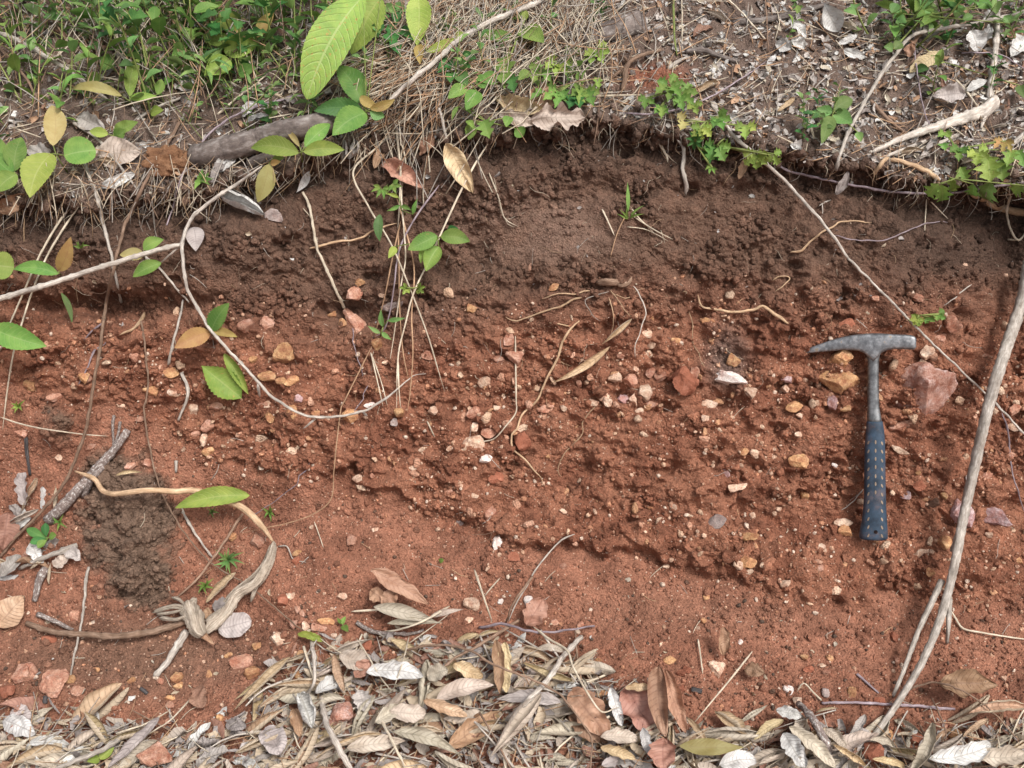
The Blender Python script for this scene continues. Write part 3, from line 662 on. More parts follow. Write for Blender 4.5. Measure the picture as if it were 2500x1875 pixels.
# ------------------------------------------------------------------ stones in the cut face and on the apron
PINKG = 'small pinkish stones set in the red soil'
NAMED = [
 (2254, 962, 136, 146, 'pinkbig', 'largest pink boulder, set in the bank just right of the hammer grip', 1),
 (2050, 928, 90, 76, 'ochre', 'large yellow ochre stone left of the hammer shaft', 1),
 (2048, 877, 56, 52, 'ochre', 'orange ochre stone under the pick of the hammer head', 1),
 (1776, 925, 88, 36, 'white', 'bright white and pink stone jutting below the grey stain', 1),
 (1672, 931, 62, 66, 'redbrown', 'large red brown nodule left of the bright white stone', 1),
 (868, 792, 84, 40, 'pink', 'long pink stone leaning behind the hanging straws', 1),
 (692, 866, 52, 58, 'ochre', 'yellow pink stone right of the twin green leaves on the vine', 1),
 (651, 920, 40, 30, 'ochre', 'yellow stone touching the upper side of the drooping vine', 0),
 (1157, 1083, 54, 42, 'cream', 'cream concretion with a bent straw ending on it', 1),
 (1195, 1052, 38, 34, 'pink', 'crusty pink stone behind the cream concretion', 0),
 (1271, 1070, 54, 52, 'redbrown', 'rounded red clod beside the bend of the long tan root', 0),
 (1201, 1252, 30, 40, 'pink', 'orange pink stone sitting in the crevice under the ledge', 0),
 (1212, 1321, 34, 42, 'white', 'whitish pink stone at the foot of the crevice', 0),
 (853, 1015, 40, 36, 'ochre', 'ochre stone just below the lowest sweep of the vine', 0),
 (711, 1008, 26, 40, 'ochre', 'upright orange stone crossed by the vine', 0),
 (2322, 785, 52, 46, 'pink', 'pink stone below the small bright leaf sprig right of the hammer', 0),
 (2268, 858, 38, 40, 'cream', 'pale stone right of the hammer poll', 0),
 (2256, 893, 26, 36, 'cream', 'small whitish stone above the largest pink boulder', 0),
 (2347, 1254, 56, 60, 'lilac', 'pinkish stone half hidden by the big grey stick', 1),
 (2433, 1264, 70, 52, 'lilac', 'wide pink crusted stone right of the big grey stick', 1),
 (2205, 1036, 66, 24, 'pink', 'flat pink ledge stone under the largest boulder', 0),
 (2034, 979, 30, 40, 'lilac', 'purple and white stone left of the grip top', 0),
 (1750, 1272, 42, 36, 'grey', 'flat greyish pink triangular stone in the lower face', 0),
 (2249, 1352, 38, 28, 'cream', 'elongated cream stone below and right of the hammer end', 0),
 (828, 1747, 64, 70, 'pinkbig', 'big pale pink block among the dry leaves', 1),
 (822, 1706, 46, 24, 'redbrown', 'dark red clod on top of the pale pink block', 0),
 (57, 1644, 58, 54, 'pink', 'pink stone near the left edge, beside the larger round one', 1),
 (133, 1666, 60, 68, 'pink', 'largest round pink stone at the lower left', 1),
 (168, 1660, 28, 26, 'ochre', 'small orange stone leaning on the largest round pink stone', 0),
 (380, 1837, 84, 62, 'pink', 'flat pink slab stone among leaves at the bottom edge', 1),
 (427, 1791, 34, 26, 'ochre', 'orange stone above the flat pink slab', 0),
 (588, 1618, 52, 46, 'pink', 'flat pink stone above the long rolled leaf', 0),
 (620, 1641, 40, 38, 'ochre', 'round orange stone overlapping the flat pink stone', 0),
 (674, 1616, 30, 26, 'darksoil', 'round brown pebble left of the leaf pile top', 0),
 (677, 1560, 36, 34, 'cream', 'pale orange angular stone above the long twig', 0),
 (435, 1652, 34, 32, 'ochre', 'yellow angular stone right of the barky stick end', 0),
 (183, 1727, 46, 34, 'redbrown', 'red stone below the largest round pink stone', 0),
 (185, 1502, 28, 30, 'pink', 'orange stone beside the grey upright stick over the curved branch', 0),
 (1154, 1473, 44, 34, 'cream', 'pale cream stone at the top of the leaf pile', 0),
 (834, 1587, 36, 24, 'redbrown', 'round reddish stone at the upper edge of the leaf pile', 0),
 (893, 1573, 28, 32, 'redbrown', 'dark red stone beside the round reddish stone', 0),
 (1751, 1632, 42, 42, 'cream', 'round flat cream stone below the orange curled leaf', 0),
 (2129, 1834, 54, 46, 'redbrown', 'bumpy reddish stone at the bottom beside the curled leaf', 1),
 (2227, 1844, 48, 46, 'darksoil', 'round dark brown stone at the bottom edge', 0),
 (2172, 1799, 28, 30, 'ochre', 'yellowish stone above the bumpy reddish stone', 0),
 (2237, 1806, 34, 32, 'redbrown', 'small dark red stone above the dark brown round one', 0),
 (2028, 1768, 40, 22, 'pink', 'flat pinkish stone above the white leaves at lower right', 0),
 (2083, 1690, 24, 32, 'ochre', 'upright orange stone left of the big stick foot', 0),
 (1927, 1684, 28, 24, 'white', 'white pebble beside the bent straw near the purple stick', 0),
 (628, 1321, 32, 38, 'pink', 'orange pink stone left of the fibrous root bend', 0),
 (320, 1136, 32, 22, 'pink', 'smooth pink stone above the brown soil mound', 0),
 (513, 1101, 38, 24, 'ochre', 'oval orange stone, lowest of the column left of the ledge', 0),
 (475, 998, 26, 28, 'cream', 'pale yellow stone, topmost of the column under the chewed leaf', 0),
 (136, 968, 42, 24, 'pink', 'flat pink stone above the dark clump at left', 0),
 (863, 719, 40, 36, 'pink', 'round pink stone right of the long pale broken stick', 0),
 (1504, 921, 38, 28, 'cream', 'cream angular stone right of the folded dry leaf', 0),
 (1573, 960, 36, 42, 'cream', 'cream stone cluster above the small lilac ones', 0),
 (1833, 958, 34, 30, 'cream', 'round cream stone right of the bright white stone', 0),
 (1580, 815, 34, 22, 'cream', 'pale angular stone beside the bent pale root', 0),
 (1246, 830, 30, 42, 'pink', 'upright pink stone at the top of the vertical straw', 0),
]
for (u, v, a, b, m, lab, big) in NAMED:
    o = stone(u, v, a, b, m, lab, big=bool(big), rot=(-48 if lab.startswith('long pink') else -15) if big else None, embed=(.62 if a > 130 else .30) if big else .2)
    if v > 1700 and big: o.location += (CAM - o.location).normalized() * .016
SM = '''604 792 42 30 p;658 792 40 42 p;620 876 22 20 o;418 909 30 26 o;206 921 24 26 o;424 960 26 12 c;76 940 30 26 o;329 871 22 22 p;371 954 36 24 o;882 689 26 18 o;812 768 22 14 o;
923 838 26 28 o;839 789 20 22 o;712 931 32 22 o;685 931 22 20 o;1152 752 20 20 o;1220 877 30 22 p;1258 871 42 32 p;1046 871 30 22 p;943 884 18 10 c;1182 933 26 34 c;929 720 20 12 c;
1352 700 24 16 o;1722 782 38 18 o;1592 779 14 18 o;1652 831 24 14 o;1591 841 18 18 c;1516 868 16 14 p;1551 901 14 14 c;1588 906 18 28 p;1615 917 30 32 p;1539 928 30 28 p;1698 906 26 28 p;
1792 879 26 28 o;1475 972 22 18 c;1415 936 14 18 p;2139 728 18 14 p;2240 725 34 18 p;2069 789 38 22 r;2297 827 28 24 p;1920 950 24 22 c;1923 925 26 20 l;2404 871 16 12 p;1213 995 14 12 c;
1327 998 42 22 p;1374 995 20 16 c;1478 979 26 28 c;1520 976 26 24 l;1548 976 18 30 c;1561 1003 18 14 c;1450 982 20 16 c;1586 985 32 16 p;1732 985 32 22 c;1722 1020 16 16 c;1770 1156 28 32 l;
1801 1188 38 18 c;1844 1107 22 20 c;1817 1102 18 18 o;1338 1115 9 9 o;1833 1308 34 20 o;1839 1258 14 17 c;1588 1240 15 9 o;1646 1237 16 14 c;1374 1248 18 11 c;1828 1371 34 30 o;1804 1379 24 20 c;
1831 1395 22 14 c;1627 1381 17 12 c;1377 1381 18 15 p;649 990 24 16 c;728 974 18 20 l;771 1008 18 14 o;904 990 26 14 w;977 1006 26 22 o;965 1033 20 20 g;1056 1003 20 20 c;1157 1009 32 28 p;
1158 1042 18 20 c;1184 1023 16 18 c;1097 1096 13 13 c;1030 1098 16 12 c;874 1166 24 17 c;907 1159 15 13 p;1008 1142 16 11 c;1185 1121 28 18 w;1211 1169 32 28 r;859 1316 20 28 p;916 1292 14 10 c;
1123 1276 15 13 g;1160 1210 15 11 c;1098 1200 22 13 p;1258 1362 32 24 r;725 1349 20 13 o;726 1368 22 18 r;761 1286 11 11 c;1188 1389 16 13 c;1084 1333 11 9 p;297 990 20 13 c;342 1022 20 13 p;
506 1042 28 28 p;478 1058 20 22 p;498 1072 16 30 c;525 992 30 16 p;645 989 26 16 p;655 1017 24 28 o;358 1131 20 22 p;221 1090 22 12 p;54 1058 30 18 p;142 1118 15 15 c;421 962 26 12 o;
209 922 22 24 p;570 1308 22 22 o;582 1061 14 12 c;184 1289 12 12 c;123 1330 16 14 p;183 1685 42 28 p;389 1662 18 18 p;437 1674 22 15 o;627 1576 18 18 o;557 1600 18 12 o;418 1723 24 18 p;
414 1704 22 12 o;513 1647 16 20 o;240 1635 13 12 o;321 1662 17 15 o;250 1692 24 20 p;120 1562 32 20 r;19 1685 30 30 r;687 1467 22 20 c;538 1752 18 16 o;601 1825 24 28 w;415 1761 18 20 p;
749 1529 20 24 c;779 1532 32 18 p;834 1456 22 15 c;1144 1513 20 15 c;742 1603 30 32 o;782 1807 24 18 w;723 1644 20 20 o;706 1454 22 17 c;689 1467 26 26 r;727 1486 12 18 p;736 1499 12 18 p;
717 1524 22 22 p;815 1552 13 13 c;796 1518 36 18 o;988 1567 18 17 p;1018 1557 14 13 p;1223 1467 16 14 w;1293 1467 24 28 w;1355 1519 17 15 p;1418 1526 15 15 p;1409 1543 13 10 c;1635 1611 26 20 o;
1665 1643 22 18 r;1678 1635 18 18 r;1716 1515 15 12 o;1705 1534 12 10 c;1463 1613 17 13 o;1665 1681 17 16 r;1472 1692 21 15 o;1725 1457 13 13 o;1808 1568 11 12 w;1836 1613 15 18 p;1965 1605 19 15 o;
2023 1605 18 17 o;2020 1641 19 19 p;1974 1635 22 19 r;2007 1624 17 9 c;2015 1690 16 23 g;2188 1609 15 13 p;1947 1709 18 18 c;2058 1793 27 24 r;2297 1772 29 22 p;2335 1791 33 27 o;2180 1552 20 26 r;
2275 1397 22 22 o;2487 1369 17 17 o;1917 1423 22 17 c;2003 1388 14 18 p;2151 1714 28 26 r;2395 1666 23 15 p;2452 1657 13 14 c;1939 992 33 26 o;1996 985 15 13 c;2066 998 27 14 o;1953 1014 15 15 c;
1949 1128 40 38 o;2039 1136 15 10 w;1968 1210 24 17 o;1898 1242 17 13 c;2059 1275 36 19 c;2063 1294 29 34 o;2003 1335 21 15 c;2215 1210 28 26 l;2306 1210 20 19 o;2370 1169 18 18 w;2246 1185 24 24 r;
2306 1324 30 30 o;2480 998 23 32 p;2477 1042 25 18 c;2465 1109 20 20 p;2192 1096 46 16 c;2278 1229 26 26 d;2243 1153 13 12 o;2417 1305 18 13 c;1950 1060 16 14 c;2395 1100 16 12 p;2410 1160 22 16 p'''
KM = dict(p=('pink', 'pink'), o=('ochre', 'yellow orange'), c=('cream', 'pale cream'), w=('white', 'whitish'), r=('redbrown', 'dark red'), l=('lilac', 'lilac grey'), g=('grey', 'grey'), d=('darksoil', 'dark brown'))
for q in SM.replace('\n', '').split(';'):
    u, v, a, b, k = q.split(); u, v, a, b = map(float, (u, v, a, b)); m, wd_ = KM[k]
    gz = 'on the lower apron' if v > 1440 else 'in the left half of the bank' if u < 1040 else 'in the middle of the red face' if u < 1920 else 'around the hammer'
    o = stone(u, v, a * 1.12, b * 1.12, m, None, None, name='pebble', cat='pebble', embed=.1)
    auto(o, f'small {wd_} pebble', u, v, f'small {wd_} pebbles {gz}')

# ------------------------------------------------------------------ loose crumbs and grit: nobody could count them
inf = (U > -60) & (U < 2560) & (V > -40) & (V < 1940)
Pf, Nf, Cf = P.reshape(-1, 3), NN.reshape(-1, 3), col.reshape(-1, 3)
def pick(weight, n, rs):
    wt = np.where(inf, weight, 0).ravel(); cdf = np.cumsum(wt); cdf /= cdf[-1]; return np.searchsorted(cdf, rs.rand(n))
def crumbs(name, n, weight, smin, smax, tint, seed, sub=1, gmul=1.0, flat=.75, power=2.2, lift=.15, alpha=.2, cmix=None, jit_=.30, rock=None):
    rs = np.random.RandomState(seed); id_ = pick(weight, n, rs); bv, bf = ICO[sub]; nv = len(bv); var = None if rock is None else np.array([rock_geo(sub, 700 + k, cuts=rock[0], rough=rock[1])[0] for k in range(8)])
    sz = smin + (smax - smin) * rs.rand(n) ** power
    sc = sz[:, None] * rs.uniform(.7, 1.3, (n, 3)) * np.array((1, 1, flat))
    q = rs.randn(n, 4); q /= np.linalg.norm(q, axis=1, keepdims=True); a, b, c, d = q.T
    R = np.stack([1 - 2 * (c * c + d * d), 2 * (b * c - a * d), 2 * (b * d + a * c), 2 * (b * c + a * d), 1 - 2 * (b * b + d * d), 2 * (c * d - a * b), 2 * (b * d - a * c), 2 * (c * d + a * b), 1 - 2 * (b * b + c * c)], 1).reshape(n, 3, 3)
    base = (bv[None] if var is None else var[rs.randint(0, 8, n)]) * (1 + jit_ * (rs.rand(n, nv, 1) - .5)) * sc[:, None, :]
    base = np.einsum('nij,nkj->nki', R, base)
    jit = rs.randn(n, 3) * .0008; VV = base + (Pf[id_] + Nf[id_] * sz[:, None] * lift + jit)[:, None, :]
    FF = (bf[None] + (np.arange(n) * nv)[:, None, None]).reshape(-1, 3)
    cl = Cf[id_] * np.array(tint) * (1 + .45 * (rs.rand(n, 1) - .5))
    if cmix is not None:
        ck = rs.rand(n); pal = np.array(cmix[1]); pk = pal[rs.randint(0, len(pal), n)]; mm = (ck < cmix[0])[:, None]; cl = np.where(mm, pk * (1 + .3 * (rs.rand(n, 1) - .5)), cl)
    cl = np.concatenate([np.repeat(cl, nv, 0), np.full((n * nv, 1), alpha)], 1)
    o = mk(name, VV.reshape(-1, 3), FF, M['soil'], smooth=(sub > 2)); ca = o.data.color_attributes.new('albedo', 'FLOAT_COLOR', 'POINT')
    ca.data.foreach_set('color', cl.astype(np.float32).ravel()); return tag(o, kind='stuff')
lp = sst(-.35, .5, fbm(X * 13, S * 13, 3, 201)) ** 2 + .08
GR = [(.60, .36, .24), (.68, .45, .32), (.55, .27, .16), (.74, .58, .46)]
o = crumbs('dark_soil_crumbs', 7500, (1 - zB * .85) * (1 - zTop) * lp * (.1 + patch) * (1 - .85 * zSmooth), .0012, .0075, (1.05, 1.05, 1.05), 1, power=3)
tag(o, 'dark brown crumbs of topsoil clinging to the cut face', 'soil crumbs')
o = crumbs('red_soil_crumbs', 9000, zB * (1 - zS) * (1 - zMound) * lp, .0008, .0050, (1.0, 1.0, 1.0), 2, power=3.6, cmix=(.34, GR))
tag(o, 'red crumbs and grit clinging to the laterite face', 'soil crumbs')
o = crumbs('apron_grit', 16000, zS * (.35 + sst(-.2, .5, fbm(X * 9, S * 9, 3, 203)) + .8 * sst(1330, 1600, V)) * (1 - zMound), .0007, .0042, (.95, .95, .95), 3, power=2.6, cmix=(.2, GR + [(.14, .08, .055), (.12, .08, .06)]))
tag(o, 'fine reddish grit covering the loose apron below the face', 'grit')
o = crumbs('mound_crumbs', 1900, zMound * (.1 + patch2), .0008, .0060, (1, 1, 1), 4, power=3.5)
tag(o, 'grey brown crumbs on the soft soil mound at lower left', 'soil crumbs')
band = zB * (1 - zS) * (.25 + np.exp(-((V - 960) / 90.) ** 2) * sst(1050, 1300, U) + .6 * np.exp(-((V - SCRn + 70) / 60.) ** 2))
o = crumbs('stone_chips', 750, band, .0012, .0100, (1, 1, 1), 8, power=2.8, jit_=.08, cmix=(1.0, [(.62, .36, .25), (.7, .5, .36), (.55, .3, .17), (.55, .3, .2), (.66, .44, .3)]), flat=.6, lift=.15, sub=2, rock=(12, .2))
tag(o, 'small angular pale stone chips studded in the red face', 'stone chips')
fc = zB * (1 - zS) * (.15 + sst(-.1, .5, fbm(X * 10 + 5, S * 12, 3, 207)) + 1.2 * LM * np.exp(-((V - SCRn + 35) / 40.) ** 2))
o = crumbs('soil_clods', 620, fc, .004, .016, (1, 1, 1), 9, sub=3, power=2.2, lift=-.35, jit_=.05, flat=.8, rock=(5, .75)); tag(o, 'broken red soil clods bulging from the laterite face', 'soil clods')
o = crumbs('soil_clods', 420, (1 - zTop) * (1 - zB) * (1 - zSmooth) * (.1 + patch), .004, .014, (.97, .97, .97), 10, sub=3, power=2.4, lift=-.3, jit_=.05, flat=.8, rock=(5, .8)); tag(o, 'broken dark clods bulging from the topsoil', 'soil clods')
o = crumbs('soil_clods', 90, zMound, .005, .014, (.95, .95, .95), 12, sub=3, power=1.6, lift=-.3, jit_=.05, rock=(4, .8)); tag(o, 'lumps of grey brown soil in the mound at lower left', 'soil clods')
o = crumbs('lip_crumbs', 2600, np.exp(-((V - LIP - 20) / 30.) ** 2), .0015, .011, (1, 1, 1), 5, power=2.6)
tag(o, 'dark clods along the ragged upper edge of the cut', 'soil crumbs')
# ------------------------------------------------------------------ logs, branches, twigs, roots, straws
stick('log', 'dark grey log lying along the upper edge of the cut at left', 'log', 'log', 58, [(478, 384), (540, 366), (620, 345), (700, 320), (790, 300), (872, 268)], lift=.034, flute=.04, taper=(1, .95), rough=.05, sides=20, step=5)
stick('log', 'slanted second dark branch under the grey log', 'log', 'log', 30, [(610, 400), (665, 378), (735, 350)], lift=.01, rough=.06, sides=14)
stick('bark_slab', 'thick cracked dark bark slab on the litter at top centre', 'bark', 'log', 56, [(1425, 92), (1480, 78), (1530, 62), (1566, 52)], lift=.012, taper=(.75, 1.05), rough=.04, flat=.5, sides=18, step=5)
stick('branch', 'pale bent branch arching over the litter at top right', 'branch', 'white_bark', 34, [(2300, 65), (2212, 92), (1900, 165), (1500, 235), (1340, 285), (1220, 420), (1080, 620), (920, 900), (840, 1060), (790, 1200), (765, 1310)], 3, lift=.035, taper=(.8, .8), rough=.05, sides=10, ends=(.03, 0))
stick('dead_root', 'thick bleached splintered root at upper right', 'root', 'white_bark', 92, [(1985, 780), (1900, 850), (1760, 905), (1560, 975), (1300, 1060), (1020, 1180)], 3, lift=.012, taper=(1.15, .3), rough=.12, sides=18, flute=.13, forks=[([(1450, 1090), (1240, 1170), (1035, 1245)], 34), ([(1960, 840), (1900, 920), (1880, 1000)], 46), ([(1700, 1040), (1480, 1130), (1200, 1200)], 26)], step=5)
stick('stick', 'upright grey stick rising from the bleached root', 'stick', 'grey_bark', 44, [(2015, -60), (2005, 200), (1990, 400), (1960, 600), (1945, 790)], 3, lift=.03, taper=(.8, 1.1))
stick('root', 'pale forked root dangling under the bleached root', 'root', 'root', 40, [(1165, 1215), (1110, 1260), (1080, 1310), (1048, 1362)], 3, lift=.012, taper=(1, .6), forks=[([(1158, 1215), (1160, 1330), (1172, 1470)], 13)])
stick('root', 'brown root emerging from the soil at the right edge', 'root', 'root', 54, [(1170, 1225), (1300, 1258), (1440, 1310), (1570, 1395)], 3, lift=.006, taper=(.6, .8))
stick('root', 'thick smooth brown root curving out at the right edge', 'root', 'root', 60, [(1800, 1490), (1880, 1530), (1970, 1580), (2080, 1615), (2260, 1650)], 3, lift=.008, taper=(.7, 1.1))
stick('vine', 'purple grey vine sagging across the dark soil at upper right', 'vine', 'vine', 21, [(225, 1235), (420, 1325), (680, 1385), (900, 1430), (1200, 1480), (1450, 1492), (1650, 1490), (1900, 1450), (2260, 1400)], 3, lift=.02, rough=.03, taper=(.9, .9))
stick('stick', 'long straight thin grey twig slanting from the top edge to behind the hammer', 'stick', 'grey_bark', 8.5, [(1738, 255), (1790, 330), (1864, 394), (1925, 450), (2020, 558), (2070, 630)], lift=.02, taper=(1.1, .8), ends=(.0, .02), rough=.04, forks=[([(2070, 630), (2140, 700), (2212, 773), (2275, 836), (2413, 968)], 5.5), ([(2413, 968), (2450, 1005), (2520, 1080)], 5.5)])
stick('vine', 'thin purple tendril hanging down at the far right edge', 'vine', 'vine', 14, [(2040, 340), (2090, 480), (2125, 800), (2220, 1120)], 11, lift=.01)
stick('driftwood', 'big split grey stick leaning up the right side', 'stick', 'grey_bark', 24, [(2515, 640), (2497, 730), (2472, 800), (2440, 900), (2415, 990), (2382, 1130), (2352, 1260), (2330, 1380), (2300, 1500), (2255, 1610), (2195, 1710), (2128, 1806)], lift=.045, taper=(1.25, .6), rough=.09, sides=12, ends=(.03, .0), flute=.1,
      forks=[([(2300, 1418), (2275, 1470), (2240, 1545), (2205, 1640), (2180, 1700)], 13), ([(2318, 1465), (2316, 1520), (2312, 1570)], 12), ([(2330, 1345), (2345, 1290), (2352, 1250)], 16)])
stick('vine', 'long grey vine looping from the log down across the red soil', 'vine', 'grey_bark', 8.6, [(640, 405), (585, 445), (520, 487), (470, 530), (450, 572), (444, 596), (447, 640), (457, 705), (490, 765), (514, 806), (560, 858), (602, 902), (630, 932), (660, 965), (705, 995), (758, 1017), (832, 1016), (892, 1002), (930, 980), (965, 955), (1008, 918), (1040, 913)], lift=.035, taper=(1.1, .6), rough=.05, ends=(.02, 0),
      forks=[([(444, 598), (425, 612), (400, 636), (394, 642)], 6), ([(630, 935), (632, 955), (634, 972)], 8), ([(770, 1022), (752, 1038), (738, 1048)], 6), ([(888, 1006), (898, 1016)], 9)])
stick('branch', 'straight bleached branch crossing the left edge below the leaves', 'branch', 'white_bark', 13, [(444, 597), (400, 606), (350, 620), (285, 640), (200, 667), (110, 697), (-30, 738), (-200, 790)], lift=.04, taper=(.9, 1.15), rough=.04, ends=(.03, .03))
stick('stick', 'thin grey stick slanting under the looping vine', 'stick', 'white_bark', 21, [(1115, 555), (1240, 660), (1350, 790), (1455, 910)], 4, lift=.008)
stick('stick', 'pale speckled stick standing in the dark soil at left', 'stick', 'white_bark', 34, [(655, 1250), (690, 1370), (722, 1470)], 0, lift=.008, forks=[([(725, 1430), (760, 1580), (790, 1700), (830, 1860), (865, 2000), (905, 2200), (937, 2335)], 30)])
stick('twig', 'long thin brown twig hanging from the moss clod down the left side', 'twig', 'brown_bark', 8, [(440, 298), (375, 405), (318, 522), (303, 555), (278, 652), (256, 760), (246, 840), (234, 905), (222, 980), (208, 1052), (177, 1140), (150, 1190), (95, 1255), (40, 1310), (0, 1360)], lift=.035, taper=(1, .9), rough=.05)
stick('twig', 'dark curved twig arching over the log at left', 'twig', 'vine', 6, [(740, 232), (700, 240), (600, 270), (522, 316), (474, 377), (440, 443), (418, 520), (402, 560)], lift=.02)
stick('straw', 'pale straw slanting at the far left, outer one of a pair', 'straw', 'straw', 6, [(170, 510), (142, 545), (95, 627), (54, 722), (20, 800), (0, 858)], lift=.02)
stick('straw', 'pale straw slanting at the far left, inner one of a pair', 'straw', 'straw', 5.5, [(190, 507), (150, 565), (110, 635), (76, 719), (50, 800), (33, 860), (18, 950), (6, 1050)], lift=.02)
stick('twig', 'dark stub of twig below the vine joint at left', 'twig', 'grey_bark', 22, [(1415, 890), (1380, 1045), (1335, 1230), (1300, 1392)], 4, lift=.008, taper=(.7, 1))
stick('twig', 'wavy thin twig running down to the fibrous root', 'twig', 'brown_bark', 5, [(345, 785), (354, 850), (361, 925), (357, 975), (352, 1012), (373, 1128), (396, 1204), (443, 1290), (513, 1372), (590, 1420), (650, 1465), (724, 1528), (800, 1580), (880, 1640), (960, 1700)], lift=.015, rough=.05)
stick('twig', 'short dark twig in the red undercut at left', 'twig', 'vine', 15, [(785, 1075), (710, 1130), (650, 1200)], 4, lift=.003)
stick('twig', 'crooked dark twig below the undercut at left', 'twig', 'vine', 15, [(812, 1220), (720, 1300), (680, 1400), (605, 1545)], 4, lift=.003)
stick('root', 'tan broken root sticking out of the undercut', 'root', 'root', 34, [(1115, 985), (1080, 1060), (1020, 1115), (920, 1162)], 4, lift=.012, taper=(1, .4))
stick('stick', 'long pale broken stick leaning on the dark soil left of the straws', 'stick', 'straw', 25, [(440, 60), (490, 170), (520, 330), (550, 500), (610, 620), (680, 790), (742, 915), (765, 960)], 5, lift=.012, taper=(.8, .9), forks=[([(445, 185), (475, 225), (500, 260)], 9)])
stick('root', 'tan root crossing the pale broken stick', 'root', 'root', 20, [(488, 490), (600, 470), (700, 443), (860, 425), (960, 370), (1060, 330), (1170, 300)], 5, lift=.008)
stick('straw', 'long bleached straw kinked at its top and crossing the hanging bundle', 'straw', 'straw', 5.4, [(964, 312), (920, 360), (862, 420), (900, 505), (955, 597), (1008, 722), (1046, 824), (1070, 905), (1086, 957)], lift=.03, rough=.03)
stick('straw', 'long bleached straw slanting left down to the vine', 'straw', 'straw', 5.6, [(1195, 345), (1160, 400), (1128, 460), (1088, 545), (1050, 630), (1010, 715), (990, 790), (972, 870), (968, 1000)], lift=.03, rough=.03, forks=[([(972, 880), (974, 950), (978, 998)], 4)])
stick('straw', 'thick white straw hanging straight from the top of the bundle', 'straw', 'straw', 6.4, [(966, 300), (973, 365), (978, 420), (976, 480), (974, 520), (971, 560)], lift=.03, rough=.03)
stick('straw', 'straw hanging in the bundle and ending on a pale pebble', 'straw', 'straw', 4.6, [(968, 310), (990, 395), (980, 470), (986, 560), (990, 632), (980, 690), (970, 760), (960, 830), (951, 886)], lift=.025, rough=.03)
stick('straw', 'olive straw hanging at the right of the bundle', 'straw', 'straw_brown', 4.4, [(968, 480), (990, 560), (1011, 656), (1005, 770), (1008, 860), (1002, 950), (994, 1008)], lift=.025, rough=.03)
stick('straw', 'brown straw hanging in the middle of the bundle', 'straw', 'straw_brown', 4, [(972, 560), (974, 640), (976, 760), (984, 860), (997, 925), (1000, 940)], lift=.02, rough=.03)
stick('straw', 'reddish straw at the left of the bundle', 'straw', 'straw_brown', 4.4, [(978, 540), (960, 620), (940, 720), (920, 800), (914, 825)], lift=.02, rough=.03)
stick('straw', 'thin dark stem ending at the slender green leaves', 'straw', 'vine', 5, [(1072, 452), (1015, 530), (975, 610), (962, 700), (950, 770), (934, 810), (908, 824)], lift=.022)
stick('straw', 'forked brown straw pair below the slender leaves', 'straw', 'straw', 4, [(905, 860), (920, 925), (935, 993)], lift=.012, forks=[([(905, 860), (930, 930), (946, 992)], 3.5)])
stick('straw', 'very long thin straw bent at the apron and running left', 'straw', 'straw_brown', 3.6, [(908, 845), (878, 905), (838, 985), (832, 1000), (822, 1080), (815, 1150), (808, 1218), (765, 1255), (700, 1278), (640, 1290), (590, 1302)], lift=.02, rough=.03)
stick('stick', 'slender grey stalk standing in the cavity under the grass', 'stick', 'grey_bark', 27, [(1455, 560), (1480, 720), (1500, 860), (1535, 1010), (1562, 1190)], 1, lift=.025)
stick('branch', 'long grey branch rising to the top edge through the dry grass', 'branch', 'grey_bark', 44, [(2300, -20), (2212, 35), (1900, 160), (1640, 310), (1500, 440), (1340, 570), (1200, 690), (1060, 840), (960, 930)], 1, lift=.05, taper=(1, .7), rough=.05, ends=(.04, .01))
stick('branch', 'lower pale branch through the dry grass behind the big leaf', 'branch', 'straw', 26, [(1260, 390), (1060, 450), (900, 500), (800, 545)], 1, lift=.03)
stick('branch', 'grey branch slanting down through the shrubs at top left', 'branch', 'grey_bark', 38, [(-60, 235), (150, 320), (380, 450), (600, 595), (700, 680), (830, 770)], 0, lift=.05, taper=(1, .7))
stick('branch', 'brown branch at the left edge behind the yellow leaf', 'branch', 'brown_bark', 26, [(-30, 350), (120, 500), (230, 650), (310, 820)], 0, lift=.04)
stick('branch', 'grey twig running from the yellow leaf down to the bank edge', 'branch', 'grey_bark', 24, [(480, 890), (620, 980), (760, 1080), (840, 1180), (940, 1300), (1060, 1470)], 0, lift=.02)
stick('grass_stalk', 'tall broken pale grass stalk standing in the shrubs', 'grass stalk', 'straw', 42, [(865, -30), (880, 180), (905, 360), (920, 510)], 0, lift=.05, flat=.4, forks=[([(990, -20), (930, 90), (930, 300), (930, 480)], 26)])
stick('grass_stalk', 'blurred brown grass stalk right of the broken pale stalk', 'grass stalk', 'straw_brown', 50, [(1270, -30), (1330, 130), (1400, 250), (1450, 370)], 0, lift=.05, flat=.4)
stick('twig', 'brown twig slanting across the shrubs near the top', 'twig', 'brown_bark', 14, [(380, 110), (470, 250), (560, 400), (640, 560)], 0, lift=.04)
stick('twig', 'brown twig in the leaf litter above the moss clod', 'twig', 'grey_bark', 24, [(1060, 925), (1160, 850), (1300, 790), (1450, 730)], 0, lift=.012)
stick('stick', 'pale straw stick crossing the litter above the log', 'stick', 'straw', 18, [(1680, 880), (1800, 780), (1960, 655), (2060, 570)], 0, lift=.012)
stick('stick', 'forked brown stick on the bare red patch', 'stick', 'brown_bark', 42, [(1015, 700), (1030, 600), (1060, 480), (1180, 420), (1310, 385)], 2, lift=.02, forks=[([(1050, 500), (990, 550), (920, 605)], 34), ([(1060, 480), (1030, 450), (990, 430)], 26)])
stick('stick', 'dark rotten stick on the litter right of the forked stick', 'stick', 'log', 56, [(1500, 395), (1640, 390), (1780, 440), (1905, 478)], 2, lift=.01, taper=(1, .5))
